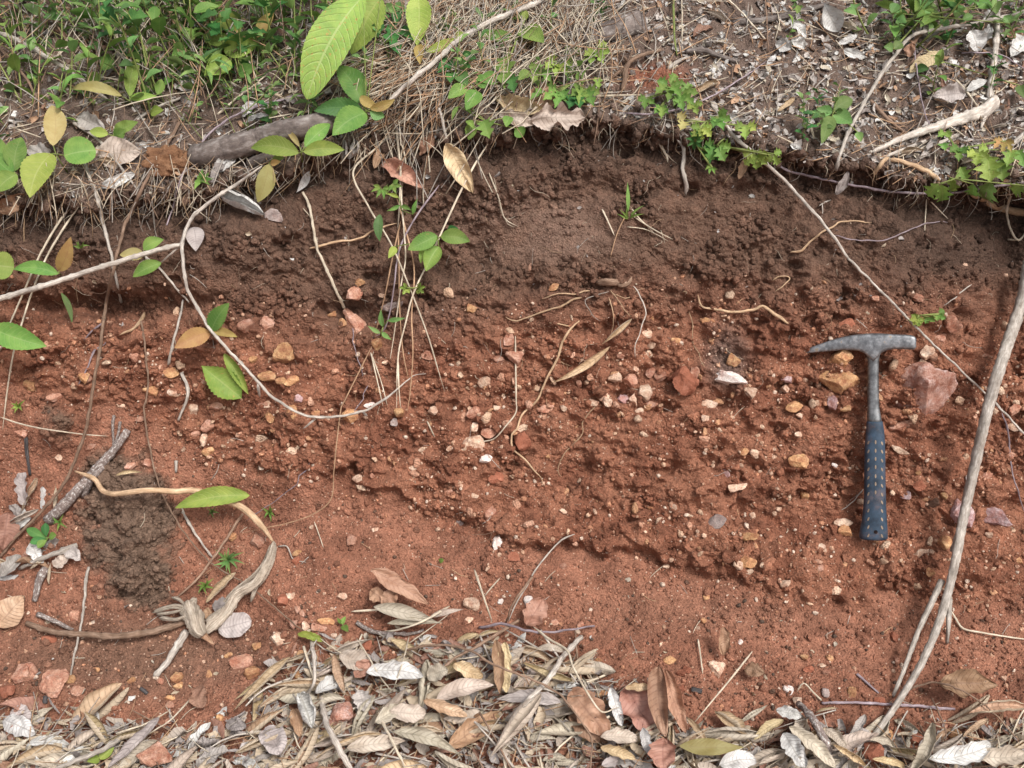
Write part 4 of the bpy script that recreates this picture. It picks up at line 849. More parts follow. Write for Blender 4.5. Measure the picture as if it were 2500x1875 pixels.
stick('stick', 'short grey stick beside the rotten stick', 'stick', 'grey_bark', 36, [(1360, 530), (1430, 480), (1510, 440)], 2, lift=.008)
stick('straw', 'white straw lying below the bare red patch', 'straw', 'straw', 22, [(800, 742), (960, 738), (1160, 732)], 2, lift=.008)
stick('vine', 'dark vine arching over the litter towards the leaf sprig', 'vine', 'vine', 15, [(1000, 868), (1120, 880), (1250, 880), (1380, 855), (1560, 800), (1740, 720), (1920, 610), (2130, 470)], 2, lift=.03)
stick('root', 'pale cut root hanging below the litter in the dark soil', 'root', 'straw', 25, [(1285, 1065), (1320, 1150), (1350, 1200), (1358, 1255)], 2, lift=.008)
stick('root', 'ringed grey rolled stalk hanging in the dark soil', 'root', 'grey_bark', 42, [(1425, 1060), (1480, 1150), (1478, 1300), (1500, 1420), (1496, 1510)], 2, lift=.012, flute=.1, taper=(.7, .8))
stick('twig', 'thin pale twig zigzagging down from the litter edge', 'twig', 'straw', 9, [(990, 790), (1040, 840), (1015, 920), (940, 985)], 2, lift=.008)
stick('grass_shoot', 'single green grass shoot standing at top centre', 'grass', 'stem', 20, [(1400, -30), (1408, 180), (1412, 300), (1432, 430)], 2, lift=.03)
stick('twig', 'thin upright straw behind the green shoot', 'twig', 'straw', 12, [(1468, -20), (1472, 200), (1472, 400)], 2, lift=.03)
stick('log', 'dark fallen branch at the top edge right of centre', 'log', 'log', 60, [(-40, 165), (150, 160), (330, 130), (520, 80), (700, 30)], 3, lift=.01, flat=.7)
stick('twig', 'slim brown twig standing at the top edge near the dark branch', 'twig', 'brown_bark', 14, [(215, -20), (230, 200), (240, 400)], 3, lift=.02)
stick('twig', 'long pale twig falling across the litter from the top edge', 'twig', 'straw', 15, [(-150, -80), (0, 60), (100, 170), (225, 310)], 3, lift=.015)
stick('twig', 'brown twig crossing behind the pale bent branch', 'twig', 'brown_bark', 22, [(1290, 540), (1400, 420), (1520, 290), (1700, 200), (1850, 130)], 3, lift=.02)
stick('twig', 'thin purple twig standing over the bleached root', 'twig', 'vine', 14, [(1345, 120), (1365, 350), (1400, 650), (1450, 880), (1520, 1020)], 3, lift=.03)
stick('stick', 'brown stick leaning on the bent branch', 'stick', 'brown_bark', 36, [(1030, 780), (1120, 880), (1210, 960), (1300, 1030)], 3, lift=.012)
stick('stick', 'tan twig left of the fallen white leaf at upper right', 'stick', 'straw', 22, [(1690, 620), (1780, 720), (1860, 830)], 3, lift=.015)
stick('twig', 'arching dark twig at the top right corner', 'twig', 'vine', 12, [(1730, 410), (1900, 405), (2050, 430), (2260, 560)], 3, lift=.03)
stick('branch', 'grey branch entering from the right edge above the leafy sprig', 'branch', 'grey_bark', 50, [(2260, 1000), (2150, 1090), (2040, 1190)], 3, lift=.02)
# roots and straws on the cut face
stick('root', 'knobbly stub of root in the middle of the topsoil', 'root', 'brown_bark', 62, [(808, 755), (870, 752), (940, 752), (985, 765)], 6, lift=.012, taper=(.8, 1), flute=.15, sides=14, forks=[([(960, 770), (1010, 780), (1060, 760), (1082, 712)], 30)])
stick('root', 'pale rootlet running left from the knobbly stub', 'root', 'root', 13, [(780, 825), (720, 822), (640, 845), (520, 845), (440, 860), (388, 890)], 6, lift=.004)
stick('root', 'longest bleached root running down left from the knobbly stub', 'root', 'root', 17, [(695, 875), (630, 890), (560, 930), (440, 970), (320, 1010), (195, 1052), (110, 1025)], 6, lift=.006)
stick('root', 'grey twin fibre between the stub and the bleached root', 'root', 'grey_bark', 8, [(905, 830), (820, 850), (720, 895), (750, 960), (790, 1020), (838, 1060)], 6, lift=.01)
stick('root', 'fine root drooping straight below the knobbly stub', 'root', 'root', 8, [(905, 870), (925, 940), (940, 1010), (935, 1100), (925, 1170)], 6, lift=.014)
stick('root', 'fine root slanting right below the knobbly stub', 'root', 'root', 8, [(915, 820), (980, 900), (1030, 970), (1080, 1022)], 6, lift=.014)
stick('root', 'looping fine root right of the knobbly stub', 'root', 'root', 8, [(940, 840), (1035, 878), (1090, 850), (1130, 815), (1190, 800)], 6, lift=.008)
stick('root', 'long bent pale root right of the folded leaf', 'root', 'white_bark', 11, [(1095, 785), (1140, 850), (1175, 930), (1192, 990), (1165, 1080), (1130, 1180), (1105, 1260), (1110, 1345)], 6, lift=.014)
stick('root', 'long yellow root winding from the topsoil to the lower face', 'root', 'root', 6.6, [(1415, 783), (1396, 800), (1373, 835), (1361, 875), (1336, 922), (1318, 965), (1305, 985), (1275, 1012), (1262, 1048), (1250, 1060), (1252, 1095), (1282, 1122), (1305, 1150), (1320, 1165), (1328, 1187)], lift=.006, rough=.1, forks=[([(1391, 797), (1365, 791), (1340, 788)], 4), ([(1361, 878), (1378, 888), (1400, 895)], 2.5)])
stick('root', 'thinner winding root right of the long yellow root', 'root', 'root', 9, [(670, 242), (740, 240), (795, 280), (760, 340), (700, 420), (705, 500), (650, 560), (600, 610), (540, 690), (512, 760), (520, 815), (540, 838)], 10, lift=.004)
stick('root', 'thick brown root snaking across the right topsoil', 'root', 'root', 30, [(1588, 855), (1615, 935), (1740, 968), (1900, 985), (2020, 968), (2095, 942), (2180, 1000), (2270, 1060), (2290, 1075)], 6, lift=.008, taper=(.5, .9))
stick('root', 'thin wavy root hanging in the red soil below the snaking root', 'root', 'root', 8, [(1520, 980), (1548, 1060), (1555, 1210), (1600, 1300), (1610, 1360), (1660, 1435)], 6, lift=.006)
stick('straw', 'vertical straw bent sharply to the cream concretion', 'straw', 'straw', 4.6, [(1258, 820), (1259, 900), (1260, 975), (1259, 1008), (1235, 1040), (1208, 1070), (1180, 1078), (1152, 1084)], lift=.012, rough=.03, step=4)
stick('straw', 'straw falling from the dark edge onto the smooth topsoil', 'straw', 'straw', 13, [(-20, -90), (50, 90), (95, 250), (150, 300), (208, 325)], 6, lift=.008, forks=[([(95, 250), (130, 310), (180, 330)], 8), ([(20, -50), (90, 248), (200, 240), (265, 212)], 5)])
stick('straw', 'white straw forming a V on the smooth topsoil', 'straw', 'straw', 15, [(853, 190), (900, 290), (950, 400)], 6, lift=.006)
stick('straw', 'brown straw crossing the V shaped white straw', 'straw', 'straw_brown', 10, [(1035, 240), (985, 340), (950, 440), (917, 565)], 6, lift=.006)
stick('straw', 'upper of the pale straws fanning right from the grass tuft', 'straw', 'straw', 11, [(1065, 165), (1120, 240), (1190, 310), (1262, 385)], 6, lift=.008)
stick('straw', 'lower of the pale straws fanning right from the grass tuft', 'straw', 'straw', 12, [(1070, 230), (1190, 310), (1290, 370), (1400, 425)], 6, lift=.008)
stick('straw', 'thin grey straw curving right of the V shaped straw', 'straw', 'straw', 8, [(1045, 328), (1180, 345), (1290, 395), (1365, 440)], 6, lift=.006)
stick('root', 'tan root curving to the long grey stick', 'root', 'root', 18, [(408, 527), (480, 515), (560, 450), (640, 375), (740, 325), (800, 288), (920, 285), (1035, 298)], 7, lift=.008)
stick('root', 'white forked rootlet in the dark soil left of the grey stick', 'root', 'white_bark', 14, [(720, 120), (660, 145), (618, 180)], 7, lift=.006, forks=[([(655, 150), (660, 190), (648, 260)], 10)])
stick('root', 'thin dark tendril bowing right of the grey stick', 'root', 'vine', 11, [(760, 395), (900, 425), (1060, 435), (1200, 410), (1340, 350), (1450, 305), (1560, 288), (1650, 298)], 7, lift=.012)
stick('straw', 'folded straw hanging under the sagging vine', 'straw', 'straw', 11, [(1462, 98), (1455, 200), (1445, 370)], 7, lift=.01, forks=[([(1462, 98), (1540, 180), (1630, 270)], 11)])
stick('twig', 'pale arching stalk with a knot at the right edge', 'twig', 'straw', 21, [(2125, 60), (2085, 160), (2080, 240), (2110, 350), (2170, 430), (2240, 340)], 7, lift=.02, forks=[([(2090, 425), (2130, 432), (2170, 430)], 16)])
stick('root', 'white rootlet above the leaf sprig near the right', 'root', 'white_bark', 10, [(1812, 770), (1750, 810), (1680, 870), (1590, 940)], 7, lift=.006)
stick('root', 'forked white rootlet left of the hammer in the topsoil', 'root', 'root', 11, [(275, 742), (320, 715), (390, 712), (400, 735), (350, 790), (290, 835)], 7, lift=.004)
stick('root', 'fine white root stretching from the left side of the grip', 'root', 'white_bark', 10, [(972, 930), (930, 985), (880, 1040), (800, 1092)], 11, lift=.006)
stick('straw', 'fine grey stalk slanting on the apron below the ledge', 'straw', 'grey_bark', 4.6, [(1403, 1304), (1372, 1318), (1340, 1350), (1305, 1395), (1290, 1425), (1262, 1470), (1240, 1520)], lift=.012)
stick('straw', 'short stiff straw standing in the middle of the red face', 'straw', 'straw', 13, [(1398, 403), (1430, 470), (1458, 530)], 9, lift=.006)
stick('straw', 'thin straw standing on the left apron', 'straw', 'straw', 9, [(528, 1180), (565, 1280), (600, 1385)], 9, lift=.006)
stick('straw', 'small bent white straw beside the fibrous root', 'straw', 'white_bark', 12, [(245, 1372), (315, 1370), (345, 1430), (370, 1475), (470, 1495)], 9, lift=.004)
stick('root', 'purplish crooked rootlet hanging above the apron', 'root', 'vine', 9, [(800, 980), (823, 1090), (835, 1250), (870, 1350), (905, 1490)], 5, lift=.006, wob=.002)
stick('root', 'lone tendril under the vine on the red soil', 'root', 'vine', 9, [(948, 118), (910, 190), (905, 230), (850, 310), (800, 390)], 9, lift=.008)
stick('root', 'curly violet rootlet above the straw bend', 'root', 'vine', 8, [(495, 720), (460, 790), (410, 830), (398, 890), (330, 940), (200, 1040), (0, 1170)], 9, lift=.008)
# lower left
stick('root', 'long smooth tan root curving over the brown mound', 'root', 'root', 14, [(182, 1150), (228, 1168), (243, 1188), (252, 1199), (272, 1206), (300, 1204), (365, 1197), (430, 1200), (475, 1198), (545, 1220), (595, 1242), (640, 1286), (668, 1325)], lift=.028, taper=(.8, 1.25), rough=.05, sides=12, ends=(.01, .02))
stick('root', 'fibrous weathered root end sweeping down from the tan root', 'root', 'fibre', 17, [(668, 1322), (662, 1345), (650, 1375), (625, 1420), (580, 1450), (555, 1490), (520, 1525), (497, 1548)], lift=.018, taper=(.9, 1.7), rough=.10, sides=22, flute=.22, ends=(.02, .01), step=4, embed=.6, forks=[([(672, 1325), (670, 1350), (657, 1388), (640, 1418), (600, 1452)], 6), ([(660, 1330), (645, 1370), (618, 1405), (575, 1440), (540, 1480)], 7), ([(674, 1335), (664, 1375), (643, 1412), (624, 1434), (612, 1470)], 6), ([(664, 1340), (655, 1380), (630, 1400), (590, 1432)], 5),
  ([(497, 1550), (480, 1540), (470, 1510), (458, 1472)], 26), ([(500, 1548), (490, 1520), (488, 1490)], 12), ([(462, 1480), (470, 1468), (480, 1472)], 10), ([(465, 1497), (430, 1512), (388, 1508)], 6), ([(462, 1485), (425, 1494), (382, 1500)], 5), ([(470, 1500), (440, 1466), (418, 1458)], 5), ([(466, 1492), (430, 1478), (376, 1492)], 6), ([(462, 1490), (420, 1484), (372, 1496)], 4), ([(560, 1480), (530, 1500), (505, 1520)], 13)])
stick('branch', 'curved grey brown branch lying left of the fibrous root', 'branch', 'brown_bark', 17, [(452, 1515), (420, 1528), (350, 1546), (270, 1553), (190, 1548), (120, 1541), (66, 1522)], lift=.02, taper=(1.05, .75), rough=.04, sides=12)
stick('stick', 'thick barky stick slanting below the fibrous root', 'stick', 'grey_bark', 17, [(455, 1540), (435, 1575), (405, 1620), (378, 1650)], lift=.008, taper=(1.1, .8), rough=.1)
stick('dead_branch', 'dark mottled dead branch leaning at lower left', 'branch', 'mottled', 25, [(312, 1050), (285, 1090), (240, 1140), (190, 1195), (150, 1240), (118, 1270)], lift=.02, taper=(.7, 1.1), rough=.12, sides=14, forks=[([(278, 1100), (275, 1040), (278, 1015)], 7), ([(270, 1110), (288, 1060), (293, 1030)], 7), ([(262, 1130), (225, 1170), (205, 1210)], 16)])
stick('stick', 'grey stick pointing right at the left edge litter', 'stick', 'grey_bark', 15, [(188, 1332), (140, 1350), (95, 1366), (48, 1388)], lift=.02)
stick('charred_stick', 'short charred stick at the far left', 'stick', 'char', 10, [(63, 1067), (66, 1110), (73, 1160)], lift=.006)
stick('stick', 'thin grey stick upright over the curved branch', 'stick', 'grey_bark', 7.4, [(216, 1385), (210, 1420), (202, 1500), (190, 1560), (182, 1600), (171, 1652)], lift=.022)
stick('stick', 'brown twig slanting beside the green tuft', 'stick', 'brown_bark', 7, [(592, 1255), (560, 1305), (516, 1368), (480, 1415), (425, 1465)], lift=.02)
stick('stick', 'short grey twig crossing under the fallen green leaf', 'stick', 'grey_bark', 7, [(443, 1242), (465, 1285), (495, 1330), (520, 1362)], lift=.012)
stick('straw', 'thin arching straw across the left side above the mound', 'straw', 'straw', 4, [(0, 1018), (40, 1032), (100, 1046), (200, 1060), (265, 1065)], lift=.03)
stick('stick', 'lichen covered short branch piece at the left edge', 'stick', 'mottled', 22, [(112, 1388), (98, 1410), (90, 1440), (84, 1466)], lift=.01, rough=.14)
stick('stick', 'speckled burnt twig above the curved branch', 'stick', 'mottled', 13, [(92, 1500), (125, 1513), (178, 1538)], lift=.012, rough=.12)
stick('charcoal', 'small black charcoal piece right of the round pink stones', 'charcoal', 'char', 9, [(343, 1680), (352, 1687), (360, 1694)], lift=.003, taper=(1, 1))
stick('charcoal', 'black charcoal stub below the round pink stones', 'charcoal', 'char', 12, [(111, 1700), (110, 1710), (109, 1718)], lift=.003, taper=(1, 1))
stick('charcoal', 'grey charcoal piece right of the large brown leaf', 'charcoal', 'char', 12, [(1688, 1683), (1700, 1685), (1713, 1688)], lift=.003, taper=(1, 1))
stick('twig', 'lone charred twig standing in the left apron', 'twig', 'grey_bark', 9, [(430, 1125), (430, 1153)], lift=.004)
stick('twig', 'crooked dark rootlet above the column of stones', 'twig', 'grey_bark', 9, [(443, 910), (458, 948), (452, 985), (436, 1025)], lift=.008)
# bottom litter sticks
stick('twig', 'dark twig rising out of the leaf pile top', 'twig', 'brown_bark', 6.5, [(1300, 1408), (1275, 1440), (1250, 1480), (1235, 1520)], lift=0.038, ends=(.02, .0))
stick('twig', 'dark slanting twig lying on the leaf pile', 'twig', 'brown_bark', 8.5, [(1268, 1512), (1220, 1545), (1160, 1580), (1100, 1615), (1060, 1650), (1015, 1690)], lift=0.053)
stick('twig', 'long arching brown twig crossing the whole leaf pile', 'twig', 'brown_bark', 6.4, [(990, 1588), (1040, 1577), (1095, 1576), (1150, 1590), (1210, 1625), (1290, 1655), (1350, 1685), (1385, 1715), (1420, 1765), (1445, 1810), (1440, 1890)], lift=0.063, ends=(.02, .02))
stick('twig', 'flat grey twig bundle at the head of the leaf pile', 'twig', 'vine', 7, [(1170, 1532), (1230, 1524), (1290, 1540), (1350, 1543), (1450, 1528)], lift=0.043)
stick('stick', 'grey broken stick leaning across the leaf pile', 'stick', 'grey_bark', 13.5, [(1420, 1555), (1375, 1602), (1340, 1655), (1290, 1710), (1235, 1762)], lift=0.068, taper=(.9, 1))
stick('straw', 'kinked white straw over the reddish leaves', 'straw', 'straw', 6.4, [(1302, 1530), (1340, 1560), (1384, 1588), (1400, 1630), (1432, 1688), (1468, 1737), (1500, 1730), (1515, 1725)], lift=0.063, ends=(.02, .03), step=4)
stick('straw', 'pale straw leaning right of the brown leaves', 'straw', 'straw', 5, [(1837, 1590), (1790, 1650), (1740, 1710), (1690, 1770)], lift=0.038)
stick('straw', 'short stiff straw standing near the round cream stone', 'straw', 'straw', 5, [(1704, 1560), (1710, 1600), (1716, 1647)], lift=0.008)
stick('stick', 'light brown stick standing among the pile at left centre', 'stick', 'grey_bark', 11, [(762, 1565), (767, 1620), (766, 1668), (745, 1700)], lift=0.048)
stick('stick', 'long tan stick running to the bottom edge', 'stick', 'grey_bark', 14, [(783, 1700), (795, 1760), (815, 1805), (840, 1850), (860, 1890)], lift=0.048, taper=(.9, 1.1))
stick('stick', 'straight slim stick slanting to the bottom edge', 'stick', 'straw', 8, [(920, 1737), (945, 1785), (970, 1835), (995, 1890)], lift=0.053)
stick('straw', 'thin straw over the pile crossing the white leaf', 'straw', 'straw', 4.4, [(870, 1558), (900, 1605), (930, 1655), (960, 1692)], lift=0.048)
stick('straw', 'thin upright straw on the leaf pile', 'straw', 'straw', 4, [(999, 1553), (985, 1610), (970, 1655), (958, 1692)], lift=0.058)
stick('straw', 'pale straw standing above the cream stone', 'straw', 'straw', 6, [(1158, 1390), (1180, 1455), (1202, 1520)], lift=0.048)
stick('straw', 'fine straw crossing the one above the cream stone', 'straw', 'straw', 4, [(1221, 1411), (1195, 1440), (1172, 1470)], lift=0.038)
stick('straw', 'bent straw lying on the tan leaves below the brown leaf', 'straw', 'straw', 6, [(858, 1493), (960, 1488), (1000, 1505)], lift=0.015)
stick('straw', 'long straw slanting over the tan leaves', 'straw', 'straw', 6, [(1098, 1480), (1030, 1518), (970, 1538), (935, 1541)], lift=0.048)
stick('twig', 'lichened twig on the soil above the pile', 'twig', 'mottled', 11, [(870, 1520), (905, 1540), (940, 1545), (1000, 1548), (1035, 1538)], lift=0.008)
stick('twig', 'purple jointed stick passing behind the big split stick', 'twig', 'vine', 7, [(2006, 1716), (2060, 1715), (2140, 1718), (2230, 1723), (2330, 1732)], lift=0.008, taper=(.9, 1))
stick('straw', 'V bent straw left of the purple jointed stick', 'straw', 'straw', 5, [(2010, 1714), (1985, 1690), (1962, 1668), (1945, 1690)], lift=0.010)
stick('straw', 'white bent straw at the right edge of the apron', 'straw', 'straw', 5.6, [(2320, 1488), (2335, 1513), (2352, 1535), (2400, 1545), (2460, 1555), (2520, 1563)], lift=0.008)
stick('vine', 'thin brown vine arching down at the lower right', 'vine', 'brown_bark', 5, [(2200, 1693), (2250, 1672), (2300, 1668), (2370, 1698), (2430, 1745), (2470, 1790), (2510, 1830)], lift=0.053)
stick('vine', 'thin brown stem standing among the right leaves', 'vine', 'brown_bark', 5.5, [(2243, 1765), (2260, 1805), (2280, 1850), (2288, 1890)], lift=0.048, forks=[([(2272, 1700), (2300, 1760), (2310, 1800), (2290, 1840)], 4)])
stick('stick', 'grey ragged stick over the white leaves at lower right', 'stick', 'mottled', 22, [(1950, 1718), (1985, 1755), (2005, 1790), (2030, 1850)], lift=0.038, taper=(.7, 1))
stick('twig', 'dark dead twig on the apron left of the big split stick', 'twig', 'vine', 7, [(2092, 1645), (2120, 1670), (2145, 1692)], lift=0.004)
stick('stick', 'long pale barky stick at the bottom left leaf heap', 'stick', 'white_bark', 14, [(303, 1797), (250, 1830), (190, 1855), (120, 1885)], lift=0.038)
stick('twig', 'thin straw crossing the lower left leaves', 'twig', 'straw', 4.4, [(468, 1700), (430, 1745), (390, 1775), (340, 1810)], lift=0.043)
# fibrous reddish clod and decayed wood
stone(412, 396, 118, 74, 'moss', 'fuzzy reddish clod of fibrous soil beside the end of the log', name='soil_clod', big=True, cuts=0, rough=.55, rot=0, cat='soil clod', embed=.15)
stone(950, 748, 66, 26, 'grey', 'chunk of decayed grey wood behind the straw bundle', name='wood_chunk', rot=22, cat='wood', embed=.1)
stone(676, 531, 60, 34, 'grey', 'crumbly pale grey lichen clod under the rolled white leaf', name='lichen_clod', rot=-20, cat='lichen clod', embed=.3)
# fine rootlets bristling all over the upper soil
def hairs(name, label, n, weight, lmin, lmax, rmin, rmax, mats, seed, down=.7, lift=.003, curl=.35):
    rs = np.random.RandomState(seed); id_ = pick(weight, n, rs); acc = ([], [], []); mi = []
    for i in id_:
        p = Pf[i].copy(); nn = Nf[i]; L_ = rs.uniform(lmin, lmax) * rs.uniform(.6, 1); a = rs.randn(3); a -= nn * a.dot(nn); a[2] -= down * 2; a -= nn * a.dot(nn) * .9; a /= np.linalg.norm(a); k = rs.randint(5, 9)
        b = np.cross(nn, a); pts = [p - nn * .002]; d = a.copy(); st = L_ / k
        for q in range(k):
            d = d + b * rs.randn() * curl + nn * rs.randn() * .12; d /= np.linalg.norm(d); p = p + d * st; pts.append(p + nn * lift * math.sin(3.1 * (q + 1) / k))
        r = rs.uniform(rmin, rmax); g = tube_geo(pts, np.linspace(r, r * .5, len(pts)), 4, seed=int(i)); f0 = len(acc[1]); add_geo(acc, g); mi += [rs.randint(len(mats))] * (len(acc[1]) - f0)
    o = mk(name, acc[0], acc[1], None, uv=acc[2], mats=[M[m] for m in mats], midx=mi); return tag(o, label, 'rootlets', kind='stuff')
hairs('fine_rootlets', 'tangle of fine pale rootlets in the dark topsoil', 520, (1 - zTop) * (1 - zB * .75) * (1 - zSmooth * .6) * (1 - zS), .012, .06, .00022, .0006, ['root', 'straw', 'brown_bark', 'white_bark'], 5)
hairs('fine_rootlets', 'fine rootlets fringing the overhanging edge of the bank', 620, np.exp(-((V - LIP - 10) / 26.) ** 2), .02, .075, .0003, .0008, ['root', 'straw', 'brown_bark', 'grey_bark'], 6, down=1.2, lift=.008)
hairs('fine_rootlets', 'few thin rootlets lying on the red soil', 120, zB * (1 - zS * .5), .01, .04, .0002, .00045, ['root', 'straw_brown'], 7)
# ------------------------------------------------------------------ leafy plants traced one by one
W_ = dict(serr=.06)
plant('broadleaf_seedling', 'young plant with one pinkish yellow leaf standing over two broad green leaves at left', 'plant', (430, 1185), [
 ('yellow', (410, 1125), (400, 812), 160, dict(curl=.3)), ('green', (495, 1200), (738, 1160), 215, dict(shape='round', curl=.3)), ('bright', (395, 1185), (230, 1525), 225, dict(curl=.25))], 0, lift=.05, foot=(520, 1330))
plant('broadleaf_seedling', 'darker green plant cut by the left edge below the pinkish yellow leaf', 'plant', (120, 1340), [
 ('green', (110, 1320), (165, 1060), 160), ('green', (130, 1345), (-30, 1480), 150), ('green', (100, 1340), (-60, 1180), 150), ('green', (60, 1300), (-20, 1060), 120)], 0, lift=.04, foot=(120, 1450))
plant('broadleaf_seedling', 'bright yellow green plant with cupped leaves above centre left', 'plant', (1790, 350), [
 ('bright', (1800, 335), (1565, 275), 115), ('olive', (1850, 290), (1690, 95), 140), ('bright', (1730, 400), (2005, 325), 170, dict(curl=.9)), ('bright', (1700, 510), (1580, 430), 100), ('bright', (1780, 470), (1575, 580), 150, dict(curl=.8)), ('green', (1840, 560), (1975, 520), 110), ('orange', (1985, 290), (2110, 95), 95)], 0, lift=.06, foot=(1790, 640))
plant('broadleaf_seedling', 'yellow green plant with one upright wavy leaf and a long one pointing left', 'plant', (1000, 780), [
 ('bright', (1000, 745), (1072, 450), 100, dict(wave=.15)), ('yellow', (940, 740), (545, 690), 85, dict(bend=.15, wave=.1)), ('bright', (1005, 760), (1215, 745), 70, dict(bend=.12)), ('bright', (1215, 730), (1245, 610), 70)], 0, lift=.05, foot=(1060, 860))
plant('broadleaf_seedling', 'small bright seedling on the pale leaf litter above the moss clod', 'plant', (880, 1050), [
 ('bright', (875, 1030), (1065, 940), 100, dict(wave=.12)), ('green', (890, 1060), (970, 1000), 95), ('bright', (835, 1035), (690, 1010), 80)], 0, lift=.03, foot=(880, 1090))
leaf('leaf', 'bright', (1165, 870), (1260, 850), 85, 0, label='small bright green leaf over the twig in the litter', lb=.02, lt=.03, serr=.05)
plant('broadleaf_sapling', 'large sapling at top centre with a huge spotted leaf hanging over the log', 'plant', (930, 860), [
 ('spotted', (905, -30), (470, 765), 300, dict(curl=.25, bend=.1, serr=.02, nt_=40, lb=.20, lt=.07, wave=.04, shape='oblong')), ('olive', (1040, -20), (815, 420), 260, dict(lb=.16, lt=.06)),
 ('green', (890, 800), (700, 505), 190, dict(lb=.05, lt=.07)), ('dark_green', (905, 855), (525, 855), 140, dict(wave=.08, serr=.1)), ('green', (925, 870), (668, 1045), 190), ('orange', (880, 745), (1025, 835), 75, dict(lt=.06)), ('orange', (960, 840), (1150, 765), 70),
 ('mid_green', (960, 860), (1070, 900), 90)], 1, lift=.06, foot=(960, 960))
plant('broadleaf_seedling', 'bright green plant with spread leaves in front of the grey log', 'plant', (430, 1175), [
 ('bright', (410, 1180), (40, 1140), 150), ('green', (455, 1130), (650, 955), 120), ('olive', (445, 1170), (762, 1155), 115), ('yellow', (415, 1130), (310, 1010), 45)], 1, lift=.045, foot=(440, 1260))
plant('hanging_leaf', 'single orange yellow leaf hanging below the end of the dark branch', 'leaf', (185, 1255), [('yellow', (180, 1265), (92, 1560), 140), ('orange', (190, 1260), (270, 1245), 50), ('green', (200, 1250), (300, 1215), 60)], 1, lift=.03, foot=(215, 1240))
plant('broadleaf_sapling', 'yellow green leaves hanging from the top edge at centre', 'plant', (1350, 80), [
 ('bright', (1330, -40), (1320, 350), 185, dict(lb=.15, lt=.06)), ('orange', (1330, 345), (1345, 495), 80), ('bright', (1395, 400), (1670, 305), 75, dict(bend=.12)), ('bright', (1600, 280), (1690, 250), 50)], 1, lift=.06, foot=(1400, 420))
plant('vine_leaves', 'dark drooping pointed leaves right of the huge spotted leaf', 'plant', (1130, 110), [
 ('dark_green', (1090, 60), (1020, 295), 100, dict(shape='lobed')), ('mid_green', (1060, 50), (1160, 110), 80), ('dark_green', (1130, 200), (1200, 440), 100, dict(shape='lobed')), ('dark_green', (1120, 180), (1110, 350), 80), ('dark_green', (1170, 230), (1290, 310), 80), ('mid_green', (1150, 30), (1240, 90), 70), ('dark_green', (1180, 90), (1160, 190), 80)], 1, lift=.06, foot=(1180, 450))
plant('vine_leaves', 'dark green compound leaves over the dry grass', 'plant', (1650, 540), [
 ('dark_green', (1620, 470), (1480, 560), 120), ('dark_green', (1640, 440), (1780, 450), 80), ('dark_green', (1620, 500), (1740, 520), 80), ('mid_green', (1640, 560), (1710, 660), 110), ('dark_green', (1600, 560), (1580, 640), 80), ('green', (1700, 670), (1560, 760), 100), ('green', (1780, 700), (1700, 850), 130), ('green', (1780, 650), (1880, 620), 110)], 1, lift=.05, foot=(1740, 860))
plant('vine_leaves', 'fresh green lobed leaves right of the dry grass', 'plant', (1990, 560), [
 ('green', (1990, 440), (1995, 690), 130, dict(shape='lobed')), ('dark_green', (2040, 580), (2070, 720), 90, dict(shape='lobed')), ('green', (1950, 600), (1790, 620), 110), ('green', (2060, 280), (1790, 255), 90, dict(shape='ovate')), ('green', (2200, 560), (2100, 620), 80), ('green', (2130, 230), (2300, 330), 170, dict(shape='ovate')), ('bright', (2150, 160), (2165, 80), 55), ('green', (2150, 130), (2050, 110), 90)], 1, lift=.05, foot=(2000, 800))
plant('vine_leaves', 'pair of fresh leaves hanging at the edge left of the grey curled leaf', 'plant', (1860, 940), [
 ('green', (1830, 935), (1880, 1070), 120, dict(shape='lobed')), ('green', (1740, 950), (1720, 1080), 90), ('green', (1700, 930), (1760, 1000), 50, dict(shape='lance')), ('green', (2040, 900), (2010, 980), 80), ('green', (2080, 990), (2140, 1055), 100), ('green', (1690, 800), (1740, 880), 40, dict(shape='lance')), ('green', (1640, 820), (1590, 930), 36, dict(shape='lance'))], 1, lift=.03, foot=(1900, 900))
def sprig(node, lf, ci, label, foot=None, lift=.035, sh='lobed', w=1.0):
    return plant('leaf_sprig', label, 'leaf sprig', node, [(m, (x0, y0), (x1, y1), wd * w, dict(shape=sh, curl=.5, bend=.08, serr=.10)) for (m, x0, y0, x1, y1, wd) in lf], ci, foot=foot, lift=lift)
def palm(cx, cy, r, a0, a1, n, m, wd):
    out = []
    for k in range(n):
        a = rad(a0 + (a1 - a0) * k / max(1, n - 1)); rr = r * (1 if 0 < k < n - 1 else .8)
        out.append((m, cx + .12 * r * math.cos(a), cy + .12 * r * math.sin(a), cx + rr * math.cos(a), cy + rr * math.sin(a), wd))
    return out
sprig((600, 560), palm(800, 380, 130, -30, 150, 5, 'bright', 70) + palm(520, 470, 130, 20, 190, 5, 'bright', 80) + palm(640, 430, 100, 150, 300, 3, 'bright', 60) + palm(400, 530, 150, 60, 190, 3, 'green', 70), 2, 'bright lobed leaf spray over the litter at top centre', foot=(640, 640))
sprig((620, 650), palm(720, 680, 160, 20, 150, 4, 'green', 85) + palm(520, 690, 150, 60, 190, 4, 'green', 80) + palm(640, 720, 160, 70, 110, 2, 'dark_green', 80) + [('green', 400, 690, 290, 775, 60), ('green', 820, 600, 830, 690, 60)], 2, 'darker lobed leaves drooping over the grey curled leaf', foot=(640, 800))
